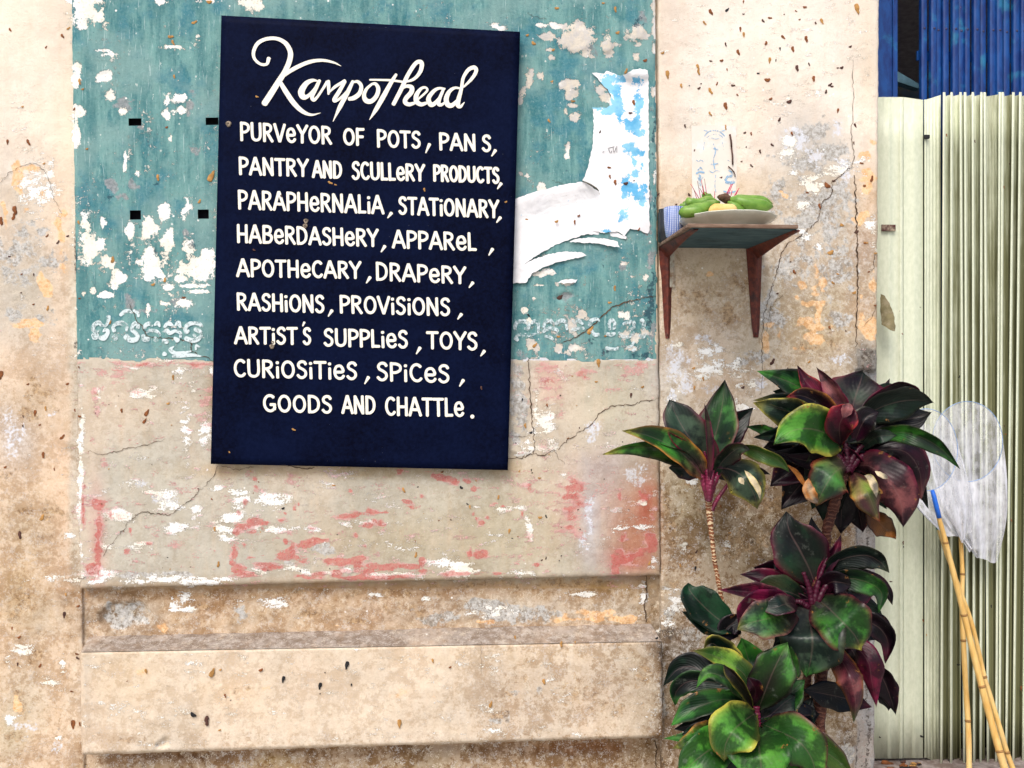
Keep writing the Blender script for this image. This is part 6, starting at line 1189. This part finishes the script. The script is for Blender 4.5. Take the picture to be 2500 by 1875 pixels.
# ------------------------------------------------------------ nets on bamboo poles
def netmat():
    t = NT('white_net_cloth'); n = t.noise(30, 5, .6); g = t.n('LayerWeight'); g.inputs[0].default_value = .35
    tr = t.n('BsdfTransparent'); mx = t.n('MixShader')
    n = t.math('ADD', t.math('MULTIPLY', n, .4), t.math('MULTIPLY', t.noise(55, 5, .65, off=(2,2,9), stretch=(1.3,1,.22)), .6))
    fac = t.math('ADD', t.ramp(n, .36, .64, .12, .50), t.math('MULTIPLY', g.outputs['Facing'], .8), clamp=True)
    t.put(mx.inputs[0], fac); t.t.links.new(tr.outputs[0], mx.inputs[1]); t.t.links.new(t.b.outputs[0], mx.inputs[2]); t.t.links.new(mx.outputs[0], t.t.nodes['Material Output'].inputs[0])
    t.col((.76,.77,.82)); t.rough(.9, .1); return t.m
M_NET = netmat(); M_HOOP = simple('blue_wire', (.22,.32,.52), .5, .4); M_BAM = None
def bamboo():
    t = NT('bamboo_cane'); n = t.noise(60, 5, .6, stretch=(1,1,.15)); n2 = t.noise(9, 4, .6, off=(3,3,1))
    a = t.mix(t.ramp(n, .35, .65), (.58,.33,.085), (.72,.48,.17)); a = t.mix(t.ramp(n2, .45, .65, 0, .5), a, (.66,.50,.24)); t.col(a); t.rough(.4, .4); return t.m
M_BAM = bamboo(); M_NODE = simple('bamboo_node', (.28,.15,.05), .6, .3)
def cane(parent, pts, ds, r0, r1, nodes):
    q = spline([(x,y,d) for (x,y),d in zip(pts, ds)], 50); m = MB(); rad = np.interp(np.linspace(0,1,50), [0,1], [r0,r1])
    m.tube([P(*p) for p in q], [r_*mpp(2350,.1)*(1+.04*math.sin(i*1.3)) for i,r_ in enumerate(rad)], 12); m.build('cane', M_BAM, parent)
    for (x,y,tl) in nodes:
        i = int(np.argmin(abs(q[:,1]-y))); p = q[i]; tg = (P(*q[min(i+1,49)])-P(*q[max(i-1,0)])).normalized(); a = P(*p)
        r_ = rad[i]*mpp(2350,.1); m = MB(); m.tube([a-tg*.004, a-tg*.0015, a+tg*.0015, a+tg*.004], [r_*1.0, r_*1.16, r_*1.16, r_*1.02], 12); m.build('node', M_NODE, parent)
def gext(px, py, d, tx, ty): return None
n1_ = empty('hand_net', 'white hand net with blue taped bamboo handle, left one, overlapped by leaves', 'net', P(2446,2100,.18))
n2_ = empty('hand_net', 'white hand net on the crooked upright bamboo pole, right of the blue taped net', 'net', P(2365,2100,.12))
n3_ = empty('bamboo_pole', 'thin bamboo pole with green sleeve leaning behind the blue taped net handle', 'pole', P(2472,2100,.13))
cane(n1_, [(2289,1240),(2293,1267),(2310,1329),(2351,1491),(2395,1668),(2446,1853),(2510,2060)], [.068,.068,.07,.085,.11,.15,.22], 4.6, 9, [(0,1331,0),(0,1491,0),(0,1668,0),(0,1830,0)])
m = MB(); m.tube([P(2276,1197,.060),P(2281,1215,.066),P(2287,1240,.070),P(2293,1264,.070)], [.0055,.0066,.0068,.0066], 12); m.build('blue_sleeve', simple('blue_tape', (.012,.12,.55), .5, .4, .1, 60, .2), n1_)
cane(n2_, [(2344,1250),(2346,1322),(2350,1400),(2349,1440),(2349,1510),(2352,1567),(2358,1680),(2364,1780),(2366,1880),(2368,2080)], [-.03,-.03,-.02,-.015,-.01,0,.02,.04,.06,.10], 4.8, 6.8, [(0,1405,0),(0,1563,0),(0,1766,0)])
cane(n3_, [(2291,1290),(2310,1350),(2340,1430),(2372,1520),(2396,1620),(2404,1655),(2430,1740),(2459,1838),(2472,1875),(2545,2085)], [-.02,-.015,-.01,0,.01,.02,.04,.06,.07,.12], 4.4, 6.4, [(0,1655,0),(0,1835,0)])
m = MB(); m.tube([P(2284,1262,-.02),P(2287,1275,-.02),P(2291,1292,-.02)], [.006,.0065,.006], 12); m.build('green_sleeve', simple('green_tape', (.01,.16,.14), .5, .4), n3_)
def hoop(parent, cx, cy, rx, ry, d, tiltd, ang=0, name='hoop', r_=.0012):
    m = MB(); pts = []
    for k in range(49):
        a = 2*math.pi*k/48; x = rx*math.cos(a); y = ry*math.sin(a); c_, s_ = math.cos(R(ang)), math.sin(R(ang))
        pts.append(P(cx+x*c_-y*s_, cy+x*s_+y*c_, d+tiltd*math.cos(a)))
    m.tube(pts, r_, 6, False); m.build(name, M_HOOP, parent)
def bag(parent, cx, cy, rx, ry, d, tiltd, tip, spread, seed, nf=7, amp=.13, ys=1.0):
    """cloth from the hoop falling to a gathered end at tip, with soft folds"""
    rs = np.random.RandomState(seed); ph = rs.rand(8)*6; NT_, NS_ = 96, 26; v = []
    for j in range(NS_+1):
        s_ = j/NS_
        for k in range(NT_):
            a = 2*math.pi*k/NT_; hx, hy = cx+rx*math.cos(a), cy+ry*math.sin(a)
            e = s_**1.15; w_ = 1-e*(1-spread)
            ex = tip[0]+(hx-cx)*spread+6*math.sin(3*a+ph[2]); ey = tip[1]+(hy-cy)*.16+9*math.sin(2*a+ph[0])+5*math.sin(5*a+ph[1])
            g = min(1, s_*2.0)
            fold_ = amp*g*(math.sin(nf*a+ph[3]+1.5*s_)+.6*math.sin((nf*2+1)*a+ph[4]-2*s_)+.35*math.sin((nf*3+2)*a+ph[5]))
            x = hx+(ex-hx)*e; y = hy+(ey-hy)*(s_**.92)
            # hang plumb: upper rim cloth bellies down before coming in
            x += (hx-cx)*.22*math.sin(math.pi*s_); dd = d+tiltd*math.cos(a)*(1-e)+.018*math.sin(a+.6)*math.sin(math.pi*min(1,s_*1.05))+.022*fold_
            x += fold_*rx*.16*math.cos(a*1.0+1); v.append(P(x, y, dd))
    f = [(j*NT_+k, j*NT_+(k+1)%NT_, (j+1)*NT_+(k+1)%NT_, (j+1)*NT_+k) for j in range(NS_) for k in range(NT_)]
    return mk('net_bag', v, f, M_NET, parent)
hoop(n2_, 2362, 1078, 86, 98, -.01, .02, 0); bag(n2_, 2362, 1078, 86, 98, -.01, .02, (2402,1348), .40, 4, nf=5, amp=.30)
hoop(n1_, 2262, 1098, 76, 100, .05, .01, 0); bag(n1_, 2262, 1098, 76, 100, .02, .01, (2334,1300), .42, 9, nf=6, amp=.28)
